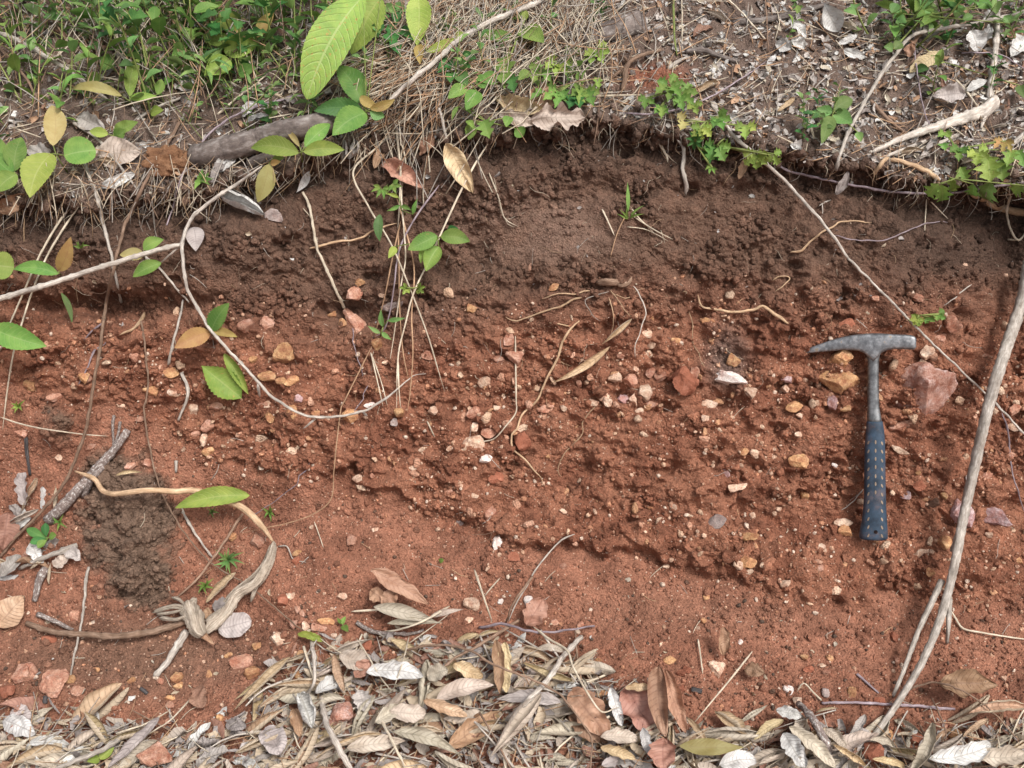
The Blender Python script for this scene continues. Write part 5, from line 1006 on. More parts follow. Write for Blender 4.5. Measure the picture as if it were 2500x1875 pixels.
sprig((1400, 700), palm(1370, 660, 130, -60, 200, 6, 'green', 70) + palm(1460, 720, 140, -40, 120, 5, 'green', 70) + palm(1200, 750, 100, 40, 160, 3, 'green', 60) + palm(1310, 810, 110, 50, 130, 3, 'green', 55) + palm(1560, 800, 90, 0, 140, 3, 'bright', 55), 2, 'dense green lobed sprig at the vine above the cut', foot=(1420, 850))
sprig((1650, 940), palm(1500, 930, 110, 120, 220, 2, 'yellow', 80) + palm(1620, 980, 110, 0, 180, 5, 'bright', 60) + palm(1740, 900, 120, -30, 110, 4, 'green', 75) + palm(1960, 960, 120, 30, 150, 3, 'bright', 80), 2, 'pale yellow green lobed leaves at the litter edge', foot=(1700, 1060))
sprig((1740, 1120), palm(1740, 1120, 140, 10, 170, 4, 'green', 90) + palm(2040, 1180, 130, 0, 180, 5, 'bright', 75) + palm(2170, 1190, 90, -20, 130, 3, 'bright', 55), 2, 'row of green lobed leaves hanging at the top of the dark soil', foot=(1800, 1070))
sprig((1580, 1120), palm(1570, 1080, 80, 0, 330, 8, 'dark_green', 30) + palm(1690, 1180, 90, 0, 330, 8, 'dark_green', 30) + palm(1700, 1290, 60, 20, 200, 5, 'green', 24), 2, 'tiny dark feathery leaves in the shade below the sprig', foot=(1600, 1050), sh='lance', w=1)
plant('broadleaf_seedling', 'dull green four leaved seedling on the litter left of the bent branch', 'plant', (745, 860), [
 ('mid_green', (740, 850), (890, 765), 110), ('mid_green', (735, 855), (610, 840), 75), ('mid_green', (760, 870), (890, 950), 130), ('mid_green', (730, 900), (650, 1110), 110), ('mid_green', (930, 1020), (955, 1095), 60)], 3, lift=.035, foot=(750, 900))
sprig((1700, 1150), palm(1600, 1010, 90, 40, 140, 2, 'green', 60) + palm(1570, 1100, 90, 60, 120, 1, 'green', 70) + palm(1720, 1130, 120, 40, 150, 3, 'green', 70) + palm(1850, 1170, 110, -20, 150, 4, 'bright', 80) + [('bright', 1930, 1210, 1955, 1410, 160), ('green', 2040, 1230, 2050, 1400, 120), ('green', 2120, 1160, 2080, 1290, 90), ('green', 2160, 1160, 2220, 1300, 80)] + palm(2060, 1080, 110, 20, 180, 5, 'orange', 45), 3, 'large green and rusty leaf sprig at the right edge over the dark soil', foot=(1950, 1200))
sprig((1680, 1380), palm(1570, 1400, 190, 90, 130, 2, 'green', 100) + [('green', 1640, 1370, 1640, 1480, 70), ('green', 1720, 1290, 1770, 1400, 90), ('green', 1820, 1420, 1810, 1500, 90), ('mid_green', 1960, 1400, 1930, 1540, 150), ('green', 2210, 1430, 2130, 1490, 110)], 3, 'lower green leaves hanging over the sagging vine at right', foot=(1780, 1340))
sprig((1440, 120), [('green', 1420, 20, 1370, 90, 130), ('green', 1500, 60, 1380, 140, 90), ('green', 1560, 40, 1700, 10, 80), ('mid_green', 1690, 140, 1730, 40, 80), ('mid_green', 1740, 150, 1820, 120, 60), ('green', 1560, 130, 1410, 210, 90), ('mid_green', 1190, 100, 1240, 30, 80), ('green', 1200, 200, 1220, 290, 80), ('mid_green', 1300, 150, 1220, 170, 70), ('green', 1860, 60, 1950, 10, 110), ('mid_green', 1980, 20, 2000, 110, 100), ('mid_green', 2100, 180, 2060, 120, 70), ('mid_green', 1210, 380, 1270, 330, 80), ('mid_green', 1200, 380, 1130, 360, 70)], 3, 'cluster of plain green leaves at the top right corner', foot=(1420, 260), sh='ovate', lift=.07)
sprig((1600, 480), palm(1350, 300, 60, 60, 120, 1, 'brownleaf', 80) + [('mid_green', 2180, 660, 2220, 760, 90), ('mid_green', 1380, 530, 1480, 530, 70)], 3, 'few dull leaves among the litter at the far right', foot=(1450, 520), sh='ovate', lift=.02)
# left vine leaves
leaf('leaf', 'bright', (-60, 620), (108, 640), 210, 4, label='wide green leaf cut off by the left edge over the bank', lb=.05, lt=.05, serr=.06, shape='round')
plant('broadleaf_seedling', 'leaf pair over the branch at left, one green and one upright orange', 'leaf pair', (452, 688), [('green', (450, 690), (103, 655), 105, dict(bend=.1)), ('orange', (455, 668), (546, 405), 115)], 4, lift=.05, foot=(480, 700))
plant('leaf_pair', 'two yellow green leaves growing on top of the bleached branch', 'leaf pair', (1112, 530), [('yellow', (1112, 540), (922, 545), 95), ('green', (1105, 500), (1262, 425), 95)], 4, lift=.05, foot=(1115, 560))
leaf('leaf', 'green', (1245, 605), (1025, 715), 105, 4, label='dark green folded leaf hanging under the bleached branch', lb=.045, lt=.05, serr=.06, curl=.7)
plant('leaf_trio', 'three leaves on the looping vine, one green, one orange green, one pink', 'leaf trio', (1628, 1135), [('orange', (1620, 1140), (1345, 1262), 140), ('green', (1632, 1128), (1768, 915), 130, dict(serr=.14)), ('orange', (1642, 1135), (1832, 1178), 65)], 4, lift=.045, foot=(1640, 1150))
leaf('leaf', 'green', (-60, 1110), (358, 1250), 190, 4, label='large green leaf with a pale hole entering from the left edge', lb=.05, lt=.05, serr=.04, curl=.4)
leaf('leaf', 'olive', (1555, 1400), (1862, 1650), 215, 4, label='half eaten yellow green leaf lying on the red soil', lb=.03, lt=.018, serr=.07, curl=.8, wave=.08, shape='obovate')
leaf('leaf', 'olive', (1728, 1305), (1915, 1620), 85, 4, label='narrow folded green leaf right of the half eaten leaf', lb=.03, lt=.02, serr=.08, curl=1.0)
leaf('leaf', 'mid_green', (470, 835), (556, 1090), 46, 4, label='slim grey green blade hanging in the left undercut', lb=.012, lt=.012, shape='lance')
leaf('dead_leaf', 'greyleaf', (1490, 330), (1510, 515), 140, 4, label='grey skeleton leaf pressed behind the vine joint', cat='dead leaf', lb=.01, lt=.012)
leaf('dead_leaf', 'whiteleaf', (1715, 110), (2045, 240), 110, 4, label='white rolled leaf on the dark soil left of centre', cat='dead leaf', lb=.012, lt=.018, curl=2.6, wave=.1, shape='oblong', tear=.1)
leaf('dead_leaf', 'olive', (1925, 978), (1350, 1075), 145, 8, label='long arched olive leaf lying over the tan root', cat='leaf', lb=.035, lt=.04, curl=.55, bend=.10, serr=.03)
plant('leaf_sprig', 'fresh green pointed leaves in the hanging straw bundle', 'leaf sprig', (1480, 420), [
 ('green', (1475, 395), (1250, 505), 130, dict(serr=.08)), ('green', (1505, 400), (1730, 440), 120, dict(bend=.12)), ('green', (1490, 480), (1390, 670), 130, dict(curl=.8)), ('bright', (1400, 460), (1350, 610), 60), ('bright', (1150, 480), (1100, 570), 60), ('dark_green', (1560, 370), (1640, 340), 80)], 5, lift=.045, foot=(1500, 470))
leaf('leaf', 'mid_green', (1035, 230), (1035, 440), 72, 5, label='pale oval leaf hanging beside the kinked bleached straw', lb=.03, lt=.03)
plant('leaf_sprig', 'slender pale leaves at the end of the thin dark stem', 'leaf sprig', (1060, 1100), [('mid_green', (1060, 1100), (1045, 960), 42), ('mid_green', (1095, 1050), (1235, 1030), 38), ('mid_green', (1040, 1150), (940, 1090), 34), ('mid_green', (1050, 1140), (1125, 1200), 38)], 5, lift=.035, foot=(1040, 1170), defaults=dict(shape='lance', serr=0))
sprig((1060, 60), palm(1050, 30, 90, 0, 200, 6, 'green', 30) + palm(1130, 0, 80, -40, 120, 4, 'green', 34), 5, 'feathery little green fern tuft left of the straw bundle', foot=(1100, 0), sh='lance')
sprig((1200, 200), [('green', 1190, 160, 1085, 205, 30), ('green', 1200, 165, 1280, 200, 36), ('green', 1290, 230, 1325, 110, 34), ('bright', 1180, 100, 1080, 70, 30)], 5, 'grassy green leaves crossing the straw bundle', foot=(1230, 230), sh='lance')
sprig((1290, 800), palm(1240, 800, 60, 60, 240, 4, 'bright', 30) + palm(1330, 800, 60, -60, 90, 4, 'bright', 30), 5, 'little bright leaves where the bleached straws cross', foot=(1290, 840), lift=.03)
sprig((1400, 1010), palm(1390, 1030, 70, 30, 210, 5, 'bright', 45) + palm(1480, 1020, 80, 40, 120, 2, 'green', 50) + palm(1550, 1000, 70, -30, 100, 3, 'green', 50), 7, 'small bright green sprig above the hammer head', foot=(1400, 1060), lift=.03)
plant('weed', 'dark green rosette weed at the lower left edge', 'weed', (365, 1310), [('dark_green', (360, 1310), (205, 1235), 70), ('dark_green', (360, 1300), (350, 1190), 60), ('green', (375, 1300), (435, 1285), 60), ('dark_green', (355, 1315), (230, 1345), 60), ('green', (365, 1320), (290, 1385), 60)], 8, lift=.02, foot=(370, 1320), defaults=dict(shape='obovate'))
plant('seedling', 'two leaved bright seedling among the dry leaves at lower left', 'seedling', (765, 1585), [('bright', (765, 1590), (880, 1500), 80), ('bright', (765, 1590), (670, 1610), 75)], 12, lift=.015, foot=(765, 1600), defaults=dict(serr=0))
plant('seedling', 'tiny green seedling above the leaf pile', 'seedling', (750, 560), [('green', (750, 560), (790, 610), 55), ('green', (745, 550), (770, 490), 35), ('green', (740, 545), (705, 500), 26)], 13, lift=.012, foot=(750, 580), defaults=dict(serr=0))
plant('seedling', 'little round leaf sprout on the middle apron', 'seedling', (1507, 1480), [('green', (1495, 1490), (1525, 1470), 36)], 9, lift=.004, foot=(1507, 1490), defaults=dict(serr=0, shape='round'))
def tuft(cx, cy, ci, n, r, label, m='green', wd=12, a0=0, a1=360):
    fx, fy = cp(ci, [(cx, cy)])[0]; root = empty('grass_tuft', at(fx, fy)); tag(root, label, 'grass tuft')
    for k in range(n):
        a = rad(a0 + (a1 - a0) * (k + random.random() * .7) / n); q = r * random.uniform(.6, 1.1)
        leaf('blade', m, (cx, cy), (cx + q * math.cos(a), cy + q * math.sin(a)), wd, ci, parent=root, lb=.002, lt=.022, shape='lance', curl=.4, bend=.12, nt_=9, ns=4)
tuft(1060, 265, 6, 5, 150, 'thin green grass tuft on the smooth topsoil', 'green', 18, 180, 380)
leaf('tall_grass', 'green', (1055, 210), (1050, -20), 32, 6, label='tall green grass blade above the grass tuft on the topsoil', cat='grass', lb=.004, lt=.02, shape='lance')
tuft(1760, 1480, 8, 12, 130, 'olive grass tuft left of the fibrous root', 'mid_green', 22)
tuft(1640, 1110, 8, 6, 60, 'small grass tuft under the long arched leaf', 'mid_green', 16)
tuft(2080, 1110, 8, 6, 80, 'little green tuft on the apron right of the tan root', 'green', 20)
tuft(1580, 260, 12, 7, 90, 'small grass tuft above the dead root end', 'green', 20)
tuft(460, 1190, 8, 5, 70, 'small green shoots beside the dark rosette weed', 'green', 20)
tuft(150, 290, 8, 6, 70, 'tiny green fern on the red soil at the left edge', 'bright', 22, 60, 330)
tuft(620, 490, 4, 5, 80, 'green shoots on the dark bank edge at left', 'green', 20, 180, 360) 
tuft(1560, 1400, 0, 7, 90, 'round leaved weed in front of the log end', 'green', 46, 120, 420)
# ------------------------------------------------------------------ shrubby undergrowth: copies of a few small plants
def undergrowth_proto(kind):
    rs = np.random.RandomState(500 + kind); root = empty('undergrowth_plant', (0, 0, 0)); h = (.07, .09, .06, .10, .075)[kind]
    sp = [np.array((.012 * math.sin(2.2 * k / 6 + kind), .010 * math.cos(k / 3.), h * k / 6)) for k in range(7)]
    mk('stem', *(lambda g: (g[0], g[1]))(tube_geo(sp, np.linspace(.0013, .0006, 7), 5)), M['stem'], root, (0, 0, 0))
    mt = ('mid_green', 'green', 'mid_green', 'mid_green', 'dark_green')[kind]; shp = ('ovate', 'ovate', 'lance', 'obovate', 'lobed')[kind]; k0 = (9, 7, 10, 8, 8)[kind]
    for k in range(k0):
        j = min(6, 1 + int(k * 6 / k0)); b = sp[j]; a = k * 2.4 + kind; L_ = (.026, .034, .034, .022, .030)[kind] * rs.uniform(.75, 1.15); el = rs.uniform(-.1, .7)
        d = np.array((math.cos(a) * math.cos(el), math.sin(a) * math.cos(el), math.sin(el))); 
        v, f, u = leaf_geo(b + d * .003, b + d * L_, L_ * (.5, .45, .24, .62, .5)[kind], (0, -.5, 1), shape=shp, curl=.4, bend=.08, serr=.06 if kind in (1, 4) else 0, nt_=9, ns=5, seed=kind * 20 + k)
        mk('leaf', v, f, M[mt], root, (0, 0, 0), u)
    return root
UG = [undergrowth_proto(k) for k in range(5)]
UL = ['small oval leaved green plant in the undergrowth at top left', 'broad toothed green plant in the undergrowth at top left', 'narrow leaved green plant in the undergrowth at top left', 'round leaved creeping green plant in the undergrowth at top left', 'dark lobed green plant in the undergrowth at top left']
def copy_tree(o, parent=None):
    c = o.copy(); C.objects.link(c); c.parent = parent
    for ch in list(o.children): copy_tree(ch, c)
    return c
cnt = 0; used = set(); rr = random.Random(3)
spots = []
while len(spots) < 125:
    u = rr.uniform(-40, 900) if rr.random() < .86 else rr.uniform(2080, 2520); v = rr.uniform(-30, 300)
    if u < 900:
        if v > 300 - .22 * max(0, u - 300) or rr.random() > (1.15 - v / 330) * (1.1 - u / 1400): continue
        if u < 120: v = v * 1.35
    else:
        v = v * .35
        if rr.random() < .4: continue
    spots.append((u, v))
for n in range(26): spots.append((rr.uniform(330, 880), rr.uniform(190, 330) - 0))
for n in range(24): spots.append((rr.uniform(900, 1480), rr.uniform(20, 250)))
for n in range(14): spots.append((rr.uniform(1850, 2500), rr.uniform(0, 330)))
for i, (u, v) in enumerate(spots):
    k = rr.choice([0, 0, 1, 2, 3, 3, 4]); o = UG[k] if k not in used else copy_tree(UG[k]); used.add(k)
    t, nn = hit(u, v + 18); o.location = CAM + raydir(u, v + 18) * (t + .004)
    s = rr.uniform(.85, 1.75) if i < 125 else rr.uniform(.45, .95); o.scale = (s, s, s); o.rotation_euler = (rr.uniform(-.5, .35) + .1, rr.uniform(-.5, .5), rr.uniform(0, 6.28))
    lab = UL[k] if u < 900 else UL[k].replace('at top left', 'at the top right corner')
    o['category'] = 'plant'; auto(o, ('oval leaved green plant', 'toothed green plant', 'narrow leaved green plant', 'round leaved creeping plant', 'lobed leaved plant')[k], u, v, 'undergrowth plants ' + ('at top left' if u < 900 else 'at top centre' if u < 1500 else 'at top right'))
for k in range(5):
    if k not in used:
        for ch in list(UG[k].children): bpy.data.objects.remove(ch)
        bpy.data.objects.remove(UG[k])
# ------------------------------------------------------------------ dead leaves traced one by one
def dead(mat, b, t, w_, ci, label, **kw):
    if ci in (13, 14, 15) or 'bottom' in label: kw['lb'] = kw.get('lb', .012) + .010; kw['lt'] = kw.get('lt', .016) + .010
    kw = {**dict(lb=.012, lt=.016, shape='oblong', curl=.9, wave=.13, tear=.15, nt_=30, ns=13, cat='dead leaf'), **kw}; return leaf('dead_leaf', mat, b, t, w_, ci, label=label, **kw)
dead('tan', (1545, 1105), (1755, 1490), 165, 1, 'large dry tan leaf leaning on the dark cut face', lb=.03, lt=.012, curl=.6, tear=.02, shape='ovate')
dead('brownleaf', (1460, 1050), (1340, 1200), 110, 1, 'small reddish oval dead leaf in the cavity', curl=.4, shape='ovate')
dead('brownleaf', (1060, 1250), (1380, 1460), 150, 1, 'folded pinkish brown leaf under the straw bundle top', curl=1.1, shape='ovate')
dead('brownleaf', (1080, 1130), (990, 1300), 70, 1, 'narrow brown leaf left of the folded pinkish one', curl=.8)
dead('greyleaf', (760, 1075), (745, 1245), 50, 1, 'left grey rolled bark curl under the log end', curl=2.8, lb=.02)
dead('greyleaf', (840, 1070), (790, 1225), 66, 1, 'right grey rolled bark curl under the log end', curl=2.8, lb=.02)
dead('whiteleaf', (490, 1320), (390, 1485), 62, 1, 'slender grey white leaf hanging on the dark soil', curl=.7, shape='lance', tear=0)
dead('pale', (300, 930), (720, 905), 210, 2, 'big crinkled grey leaf hanging over the bank edge at centre', curl=.5, wave=.14, lb=.03, lt=.03, shape='oblong', tear=.35, nt_=36, ns=15)
dead('pale', (60, 880), (330, 960), 110, 2, 'grey leaf edge left of the big crinkled one', curl=.8, lb=.02)
dead('tan', (30, 760), (440, 870), 130, 2, 'crumpled tan leaf above the big crinkled grey one', curl=1.2, wave=.2, lb=.025)
dead('pinkleaf', (330, 690), (470, 830), 190, 2, 'reddish brown round leaf behind the green lobed leaves', curl=.4, lb=.03, shape='round')
dead('tan', (1520, 760), (1750, 640), 50, 2, 'curled tan pod on the litter under the vine', curl=2.2)
dead('brownleaf', (1985, 1220), (1905, 1380), 70, 2, 'brown leaf hanging below the row of green leaves', curl=.6)
dead('whiteleaf', (672, 25), (780, 245), 160, 3, 'tall cream white folded leaf standing at the top edge', curl=1.3, lb=.06, lt=.012, wave=.12, shape='obovate', tear=0)
dead('pale', (800, 180), (930, 235), 50, 3, 'small curl attached right of the tall white leaf', curl=2.2)
dead('whiteleaf', (395, 155), (530, 295), 75, 3, 'white pointed leaf left of the tall white leaf', curl=.9, lb=.03)
dead('whiteleaf', (300, 330), (420, 370), 110, 3, 'left bleached leaf lying on the litter near the top', curl=.8)
dead('whiteleaf', (420, 310), (520, 370), 90, 3, 'right bleached leaf of the pair on the litter near the top', curl=.8)
dead('whiteleaf', (770, 345), (925, 270), 55, 3, 'white spoon shaped leaf right of the pair', curl=1.0)
dead('whiteleaf', (815, 385), (990, 445), 70, 3, 'torn white leaf flake in the middle of the litter', curl=.4)
dead('whiteleaf', (230, 500), (300, 430), 46, 3, 'small white flake left on the litter slope', curl=.5)
dead('whiteleaf', (1800, 240), (1850, 400), 150, 3, 'boxy white leaf behind the upright grey stick', curl=.8, lb=.04, lt=.02)
dead('whiteleaf', (1900, 330), (1960, 210), 80, 3, 'white leaf tip sticking up by the upright stick', curl=1.0, lb=.02, lt=.05)
dead('whiteleaf', (2240, 320), (2110, 430), 150, 3, 'white leaf at the right edge near the top', curl=.9, lb=.03)
dead('greyleaf', (1750, 720), (1510, 745), 140, 3, 'grey cupped leaf above the bleached root', curl=1.0, lb=.02, lt=.03)
dead('whiteleaf', (1770, 700), (1925, 620), 70, 3, 'pale pointed leaf right of the grey cupped leaf', curl=.6, lb=.02, lt=.04, shape='ovate')
dead('tan', (1560, 400), (1330, 555), 110, 3, 'tan brown leaf standing behind the bent branch', curl=.4, lb=.03)
dead('brownleaf', (1350, 330), (1330, 440), 80, 3, 'dark reddish leaf under the bend of the pale branch', curl=.3, lb=.03)
dead('brownleaf', (2080, 250), (2200, 290), 90, 3, 'dark red brown leaf at the top right', curl=.5)
dead('tan', (310, 860), (440, 755), 45, 3, 'small orange tan curl left of the dull four leaved seedling', curl=1.8)
dead('greyleaf', (860, 1320), (760, 1500), 70, 3, 'grey rag of leaf at the foot of the bent branch', curl=.7)
dead('pale', (760, 1200), (1090, 1170), 250, 0, 'large silvery leaf lying left of the fuzzy clod', curl=.35, shape='ovate', lb=.015, tear=.03)
dead('whiteleaf', (780, 1450), (1040, 1340), 90, 0, 'white torn leaf strip below the silvery leaf', curl=.7)
dead('greyleaf', (610, 900), (800, 1000), 140, 0, 'grey leaf in the litter beneath the seedlings', curl=.6)
dead('greyleaf', (220, 1150), (400, 1270), 160, 0, 'grey brown leaf behind the broad green leaves', curl=.5)
dead('brownleaf', (-40, 1620), (190, 1490), 130, 0, 'orange brown leaf at the left edge of the bank', curl=.5)
dead('greyleaf', (1350, 640), (1480, 700), 90, 0, 'brown grey leaf in the litter right of the shrubs', curl=.6)
dead('whiteleaf', (1870, 900), (1980, 790), 80, 0, 'pale leaf scrap above the log', curl=.6)
dead('whiteleaf', (1640, 1330), (1820, 1230), 90, 0, 'white crinkled leaf scrap right under the log', curl=.9)
dead('tan', (1085, 1035), (850, 1235), 45, 6, 'upper tan rolled leaf over the yellow root', curl=2.4, lb=.02, shape='lance', tear=0)
dead('tan', (915, 1250), (455, 1535), 62, 6, 'long folded tan leaf lying across the red face', curl=2.0, lb=.02, shape='lance', tear=0)
# lower left
dead('pale', (300, 1085), (80, 1192), 50, 8, 'long pale rolled leaf by the dead branch at lower left', curl=2.6, lb=.02)
dead('tan', (285, 840), (200, 1000), 46, 8, 'tan rolled leaf upright near the left edge', curl=2.4)
dead('tan', (890, 825), (1105, 800), 32, 8, 'twisted tan pod leaf on top of the brown mound', curl=2.2, shape='lance', tear=0)
dead('brownleaf', (60, 1110), (20, 1400), 190, 8, 'large purple brown leaf at the left edge', curl=.6, lb=.02, shape='ovate')
dead('whiteleaf', (250, 1330), (330, 1500), 95, 8, 'bright white rolled leaf at lower left', curl=1.6)
dead('whiteleaf', (120, 1220), (240, 1150), 60, 8, 'white leaf edge above the rosette weed', curl=.9)
dead('greyleaf', (0, 1600), (160, 1440), 110, 8, 'grey folded leaf under the grey stick at left', curl=1.0, lb=.02)
dead('pale', (410, 1520), (540, 1440), 90, 8, 'pale ragged leaf beside the brown mound', curl=.8)
dead('greyleaf', (500, 1400), (620, 1480), 100, 8, 'dark grey leaf touching the brown mound', curl=.6)
dead('tan', (-40, 560), (185, 330), 230, 12, 'big flat brown leaf at the left edge of the apron', curl=.3, shape='ovate', tear=.03)
dead('greyleaf', (1680, 590), (1940, 520), 190, 12, 'round grey leaf right of the fibrous root end', curl=.3, shape='round', tear=.02)
dead('greyleaf', (1640, 420), (1790, 400), 110, 12, 'grey leaf under the fibrous root', curl=.4)
dead('tan', (1820, 150), (1590, 385), 60, 12, 'pale rolled leaf above the fibrous root', curl=2.2)
dead('brownleaf', (1560, 470), (1640, 470), 80, 12, 'small orange brown leaf inside the root bend', curl=.5)
dead('brownleaf', (1430, 530), (1650, 705), 50, 12, 'long orange brown leaf strip under the root end', curl=1.2)
dead('brownleaf', (1540, 1020), (1560, 1200), 130, 12, 'dark purple round leaf left of the long rolled leaf', curl=.4, shape='round')
dead('whiteleaf', (30, 1290), (270, 1400), 150, 12, 'white leaf with a dark hole at the lower left corner', curl=.7, lb=.02)
dead('greyleaf', (100, 1200), (230, 1290), 120, 12, 'grey leaf behind the white holed leaf', curl=.5)
dead('brownleaf', (585, 1285), (675, 1300), 95, 12, 'brown cupped seed shell', curl=1.1, shape='round', tear=0)
dead('tan', (2240, 800), (1800, 1220), 75, 12, 'longest rolled tan leaf left of the pile', curl=2.4, lb=.02, shape='lance', tear=0)
dead('tan', (2080, 930), (1800, 1140), 45, 12, 'thin rolled tan leaf beside the longest one', curl=2.4, shape='lance', tear=0)
dead('greyleaf', (2040, 1360), (2160, 1560), 190, 12, 'round veined grey leaf near the bottom left of the pile', curl=.3, shape='round', tear=.02)
dead('greyleaf', (1750, 1310), (1900, 1340), 110, 12, 'small blue grey leaf left of the round veined one', curl=.6)
dead('greyleaf', (1230, 1270), (830, 1659), 80, 12, 'long twisted grey leaf at the bottom left', curl=1.6, lb=.02)
# centre pile
dead('pinkleaf', (965, 125), (1410, 400), 130, 13, 'pinkish brown leaf with a long tip above the pile', curl=.5, lb=.025, shape='ovate', lt=.02)
dead('pinkleaf', (1160, 290), (1060, 410), 130, 13, 'torn half of the pinkish brown leaf', curl=.4, lb=.02)
dead('brownleaf', (960, 290), (1070, 350), 110, 13, 'grey pink leaf piece left of the torn leaf', curl=.5)
dead('pale', (985, 415), (1500, 545), 110, 13, 'upper long pale leaf above the pile', curl=1.1, lb=.02, shape='lance', tear=0)
dead('pale', (1090, 545), (1520, 540), 60, 13, 'lower long pale leaf above the pile', curl=1.2, lb=.015, shape='lance', tear=0)
dead('pale', (1420, 495), (1680, 435), 50, 13, 'narrow pale leaf pointing at the cream stone', curl=1.1, shape='lance', tear=0)
dead('olive', (400, 625), (600, 680), 60, 13, 'faded green leaf at the head of the long twig', curl=.5, cat='leaf')
dead('pale', (720, 790), (980, 870), 150, 13, 'ribbed pale leaf at the top of the pile', curl=.5, lb=.03)
dead('brownleaf', (960, 830), (840, 960), 120, 13, 'brown oval leaf on the pile', curl=.4, lb=.035, shape='ovate')
dead('whiteleaf', (930, 920), (1370, 950), 130, 13, 'broad white leaf in the middle of the pile', curl=.7, lb=.035, lt=.035)
dead('pale', (1400, 960), (1560, 900), 130, 13, 'pale curled leaf right of the broad white one', curl=.9, lb=.035, lt=.04)
dead('whiteleaf', (540, 1080), (720, 970), 110, 13, 'white leaf scoop at the left of the pile', curl=1.1, lb=.03)
dead('whiteleaf', (420, 1090), (510, 1350), 120, 13, 'white funnel shaped rolled leaf left of the pink block', curl=2.4, lb=.03, lt=.02)
dead('brownleaf', (370, 1210), (420, 1420), 100, 13, 'brown leaf under the white funnel', curl=.8)
dead('pale', (1470, 1130), (1915, 1020), 130, 13, 'large ribbed pale leaf right of centre in the pile', curl=.9, lb=.04, lt=.04, shape='ovate', tear=0)
dead('tan', (1370, 1140), (1710, 1260), 90, 13, 'tan ribbed leaf below the large pale one', curl=1.2, lb=.035)
dead('tan', (1600, 860), (1830, 960), 110, 13, 'tan ribbed curled leaf above the large pale one', curl=1.1, lb=.035)
dead('pale', (1130, 1380), (1670, 1570), 110, 13, 'long pale leaf sloping down right in the pile', curl=1.3, lb=.03, lt=.03, shape='lance', tear=.02)
dead('pale', (780, 1510), (1230, 1450), 120, 13, 'pale wavy leaf near the bottom of the pile', curl=.8, lb=.03, lt=.03, shape='ovate')
dead('pale', (1110, 1220), (1390, 1240), 140, 13, 'pale ribbed leaf at the heart of the pile', curl=.6, lb=.03)
dead('pale', (1000, 1310), (1240, 1190), 120, 13, 'pale leaf leaning left at the heart of the pile', curl=.6, lb=.03)
dead('greyleaf', (880, 1060), (930, 1230), 130, 13, 'grey torn leaf left of the heart of the pile', curl=.7, lb=.02)
dead('tan', (680, 780), (760, 1070), 70, 13, 'upright tan curled leaf at the left of the pile', curl=1.8, lb=.03)
dead('brownleaf', (1930, 670), (1960, 1090), 90, 13, 'reddish brown upright leaf at the pile centre right', curl=1.0, lb=.04, lt=.03)
dead('tan', (2000, 690), (2010, 1080), 110, 13, 'tan upright leaf joined to the reddish one', curl=.7, lb=.035, lt=.025)
dead('pale', (2010, 1210), (1790, 1640), 10, 13, 'thin pale leaf edge beside the big scroll', curl=.9, lb=.03)
dead('pale', (385, 1085), (-20, 1590), 125, 14, 'big pale scroll of leaf slanting to the bottom edge', curl=2.6, lb=.045, lt=.03, shape='lance', tear=0, nt_=34)
dead('greyleaf', (540, 1150), (40, 1130), 110, 14, 'dark purple grey leaf behind the big scroll', curl=.4, lb=.025, shape='ovate')
dead('pinkleaf', (620, 1060), (890, 1420), 260, 14, 'wide pink brown leaf right of the big scroll', curl=.45, lb=.025, lt=.02, shape='oblong')
dead('brownleaf', (600, 1250), (830, 1460), 150, 14, 'dull brown leaf under the wide pink brown one', curl=.4, lb=.015)
dead('pinkleaf', (1040, 1040), (1270, 1390), 260, 14, 'smooth reddish leaf with small holes', curl=.3, lb=.02, lt=.02, shape='oblong')
dead('brownleaf', (1290, 880), (1340, 1420), 150, 14, 'tall brown folded leaf at the right of the pile', curl=1.5, lb=.045, lt=.04, shape='oblong', nt_=34, tear=.02)
dead('brownleaf', (1340, 900), (1500, 1390), 120, 14, 'brown frilled leaf flap right of the tall folded one', curl=1.1, lb=.035, lt=.03, wave=.15)
dead('pinkleaf', (1330, 1430), (1330, 1680), 190, 14, 'brown leaf with pale rim at the bottom edge', curl=.9, lb=.04, lt=.03)
dead('tan', (1030, 1045), (1245, 1040), 60, 14, 'small curled tan rim leaf over the smooth reddish one', curl=1.3, lb=.04, lt=.04)
dead('whiteleaf', (920, 1040), (1010, 1340), 90, 14, 'white leaf strip between the two reddish leaves', curl=.8, lb=.03)
dead('yellow', (1450, 1490), (1950, 1500), 125, 14, 'yellow ribbed willow shaped leaf at the bottom right of the pile', curl=.3, lb=.03, lt=.03, shape='lance', tear=0, cat='leaf')
dead('whiteleaf', (1760, 1640), (2040, 1600), 150, 14, 'bright white leaf below the yellow ribbed leaf', curl=.5, lb=.02)
dead('pale', (840, 1420), (1130, 1440), 110, 14, 'ribbed pale leaf at the foot of the pink brown leaves', curl=.8, lb=.035)
dead('tan', (840, 1500), (1110, 1590), 80, 14, 'folded tan leaf at the bottom centre', curl=1.2, lb=.03)
dead('whiteleaf', (1170, 1350), (1220, 1560), 80, 14, 'white pointed leaf left of the tall brown one', curl=.6, lb=.03)
dead('greyleaf', (850, 1640), (980, 1590), 80, 14, 'grey white leaf at the bottom edge centre', curl=.8, lb=.02)
dead('pinkleaf', (270, 560), (400, 350), 170, 14, 'pinkish flat leaf standing above the pile', curl=.3, lb=.012, lt=.02)
dead('tan', (245, 850), (620, 985), 60, 14, 'rolled tan leaf under the broken grey stick', curl=2.2, lb=.03)
dead('pale', (350, 740), (560, 760), 60, 14, 'pale folded leaf at the top right of the pile', curl=.8, lb=.02)
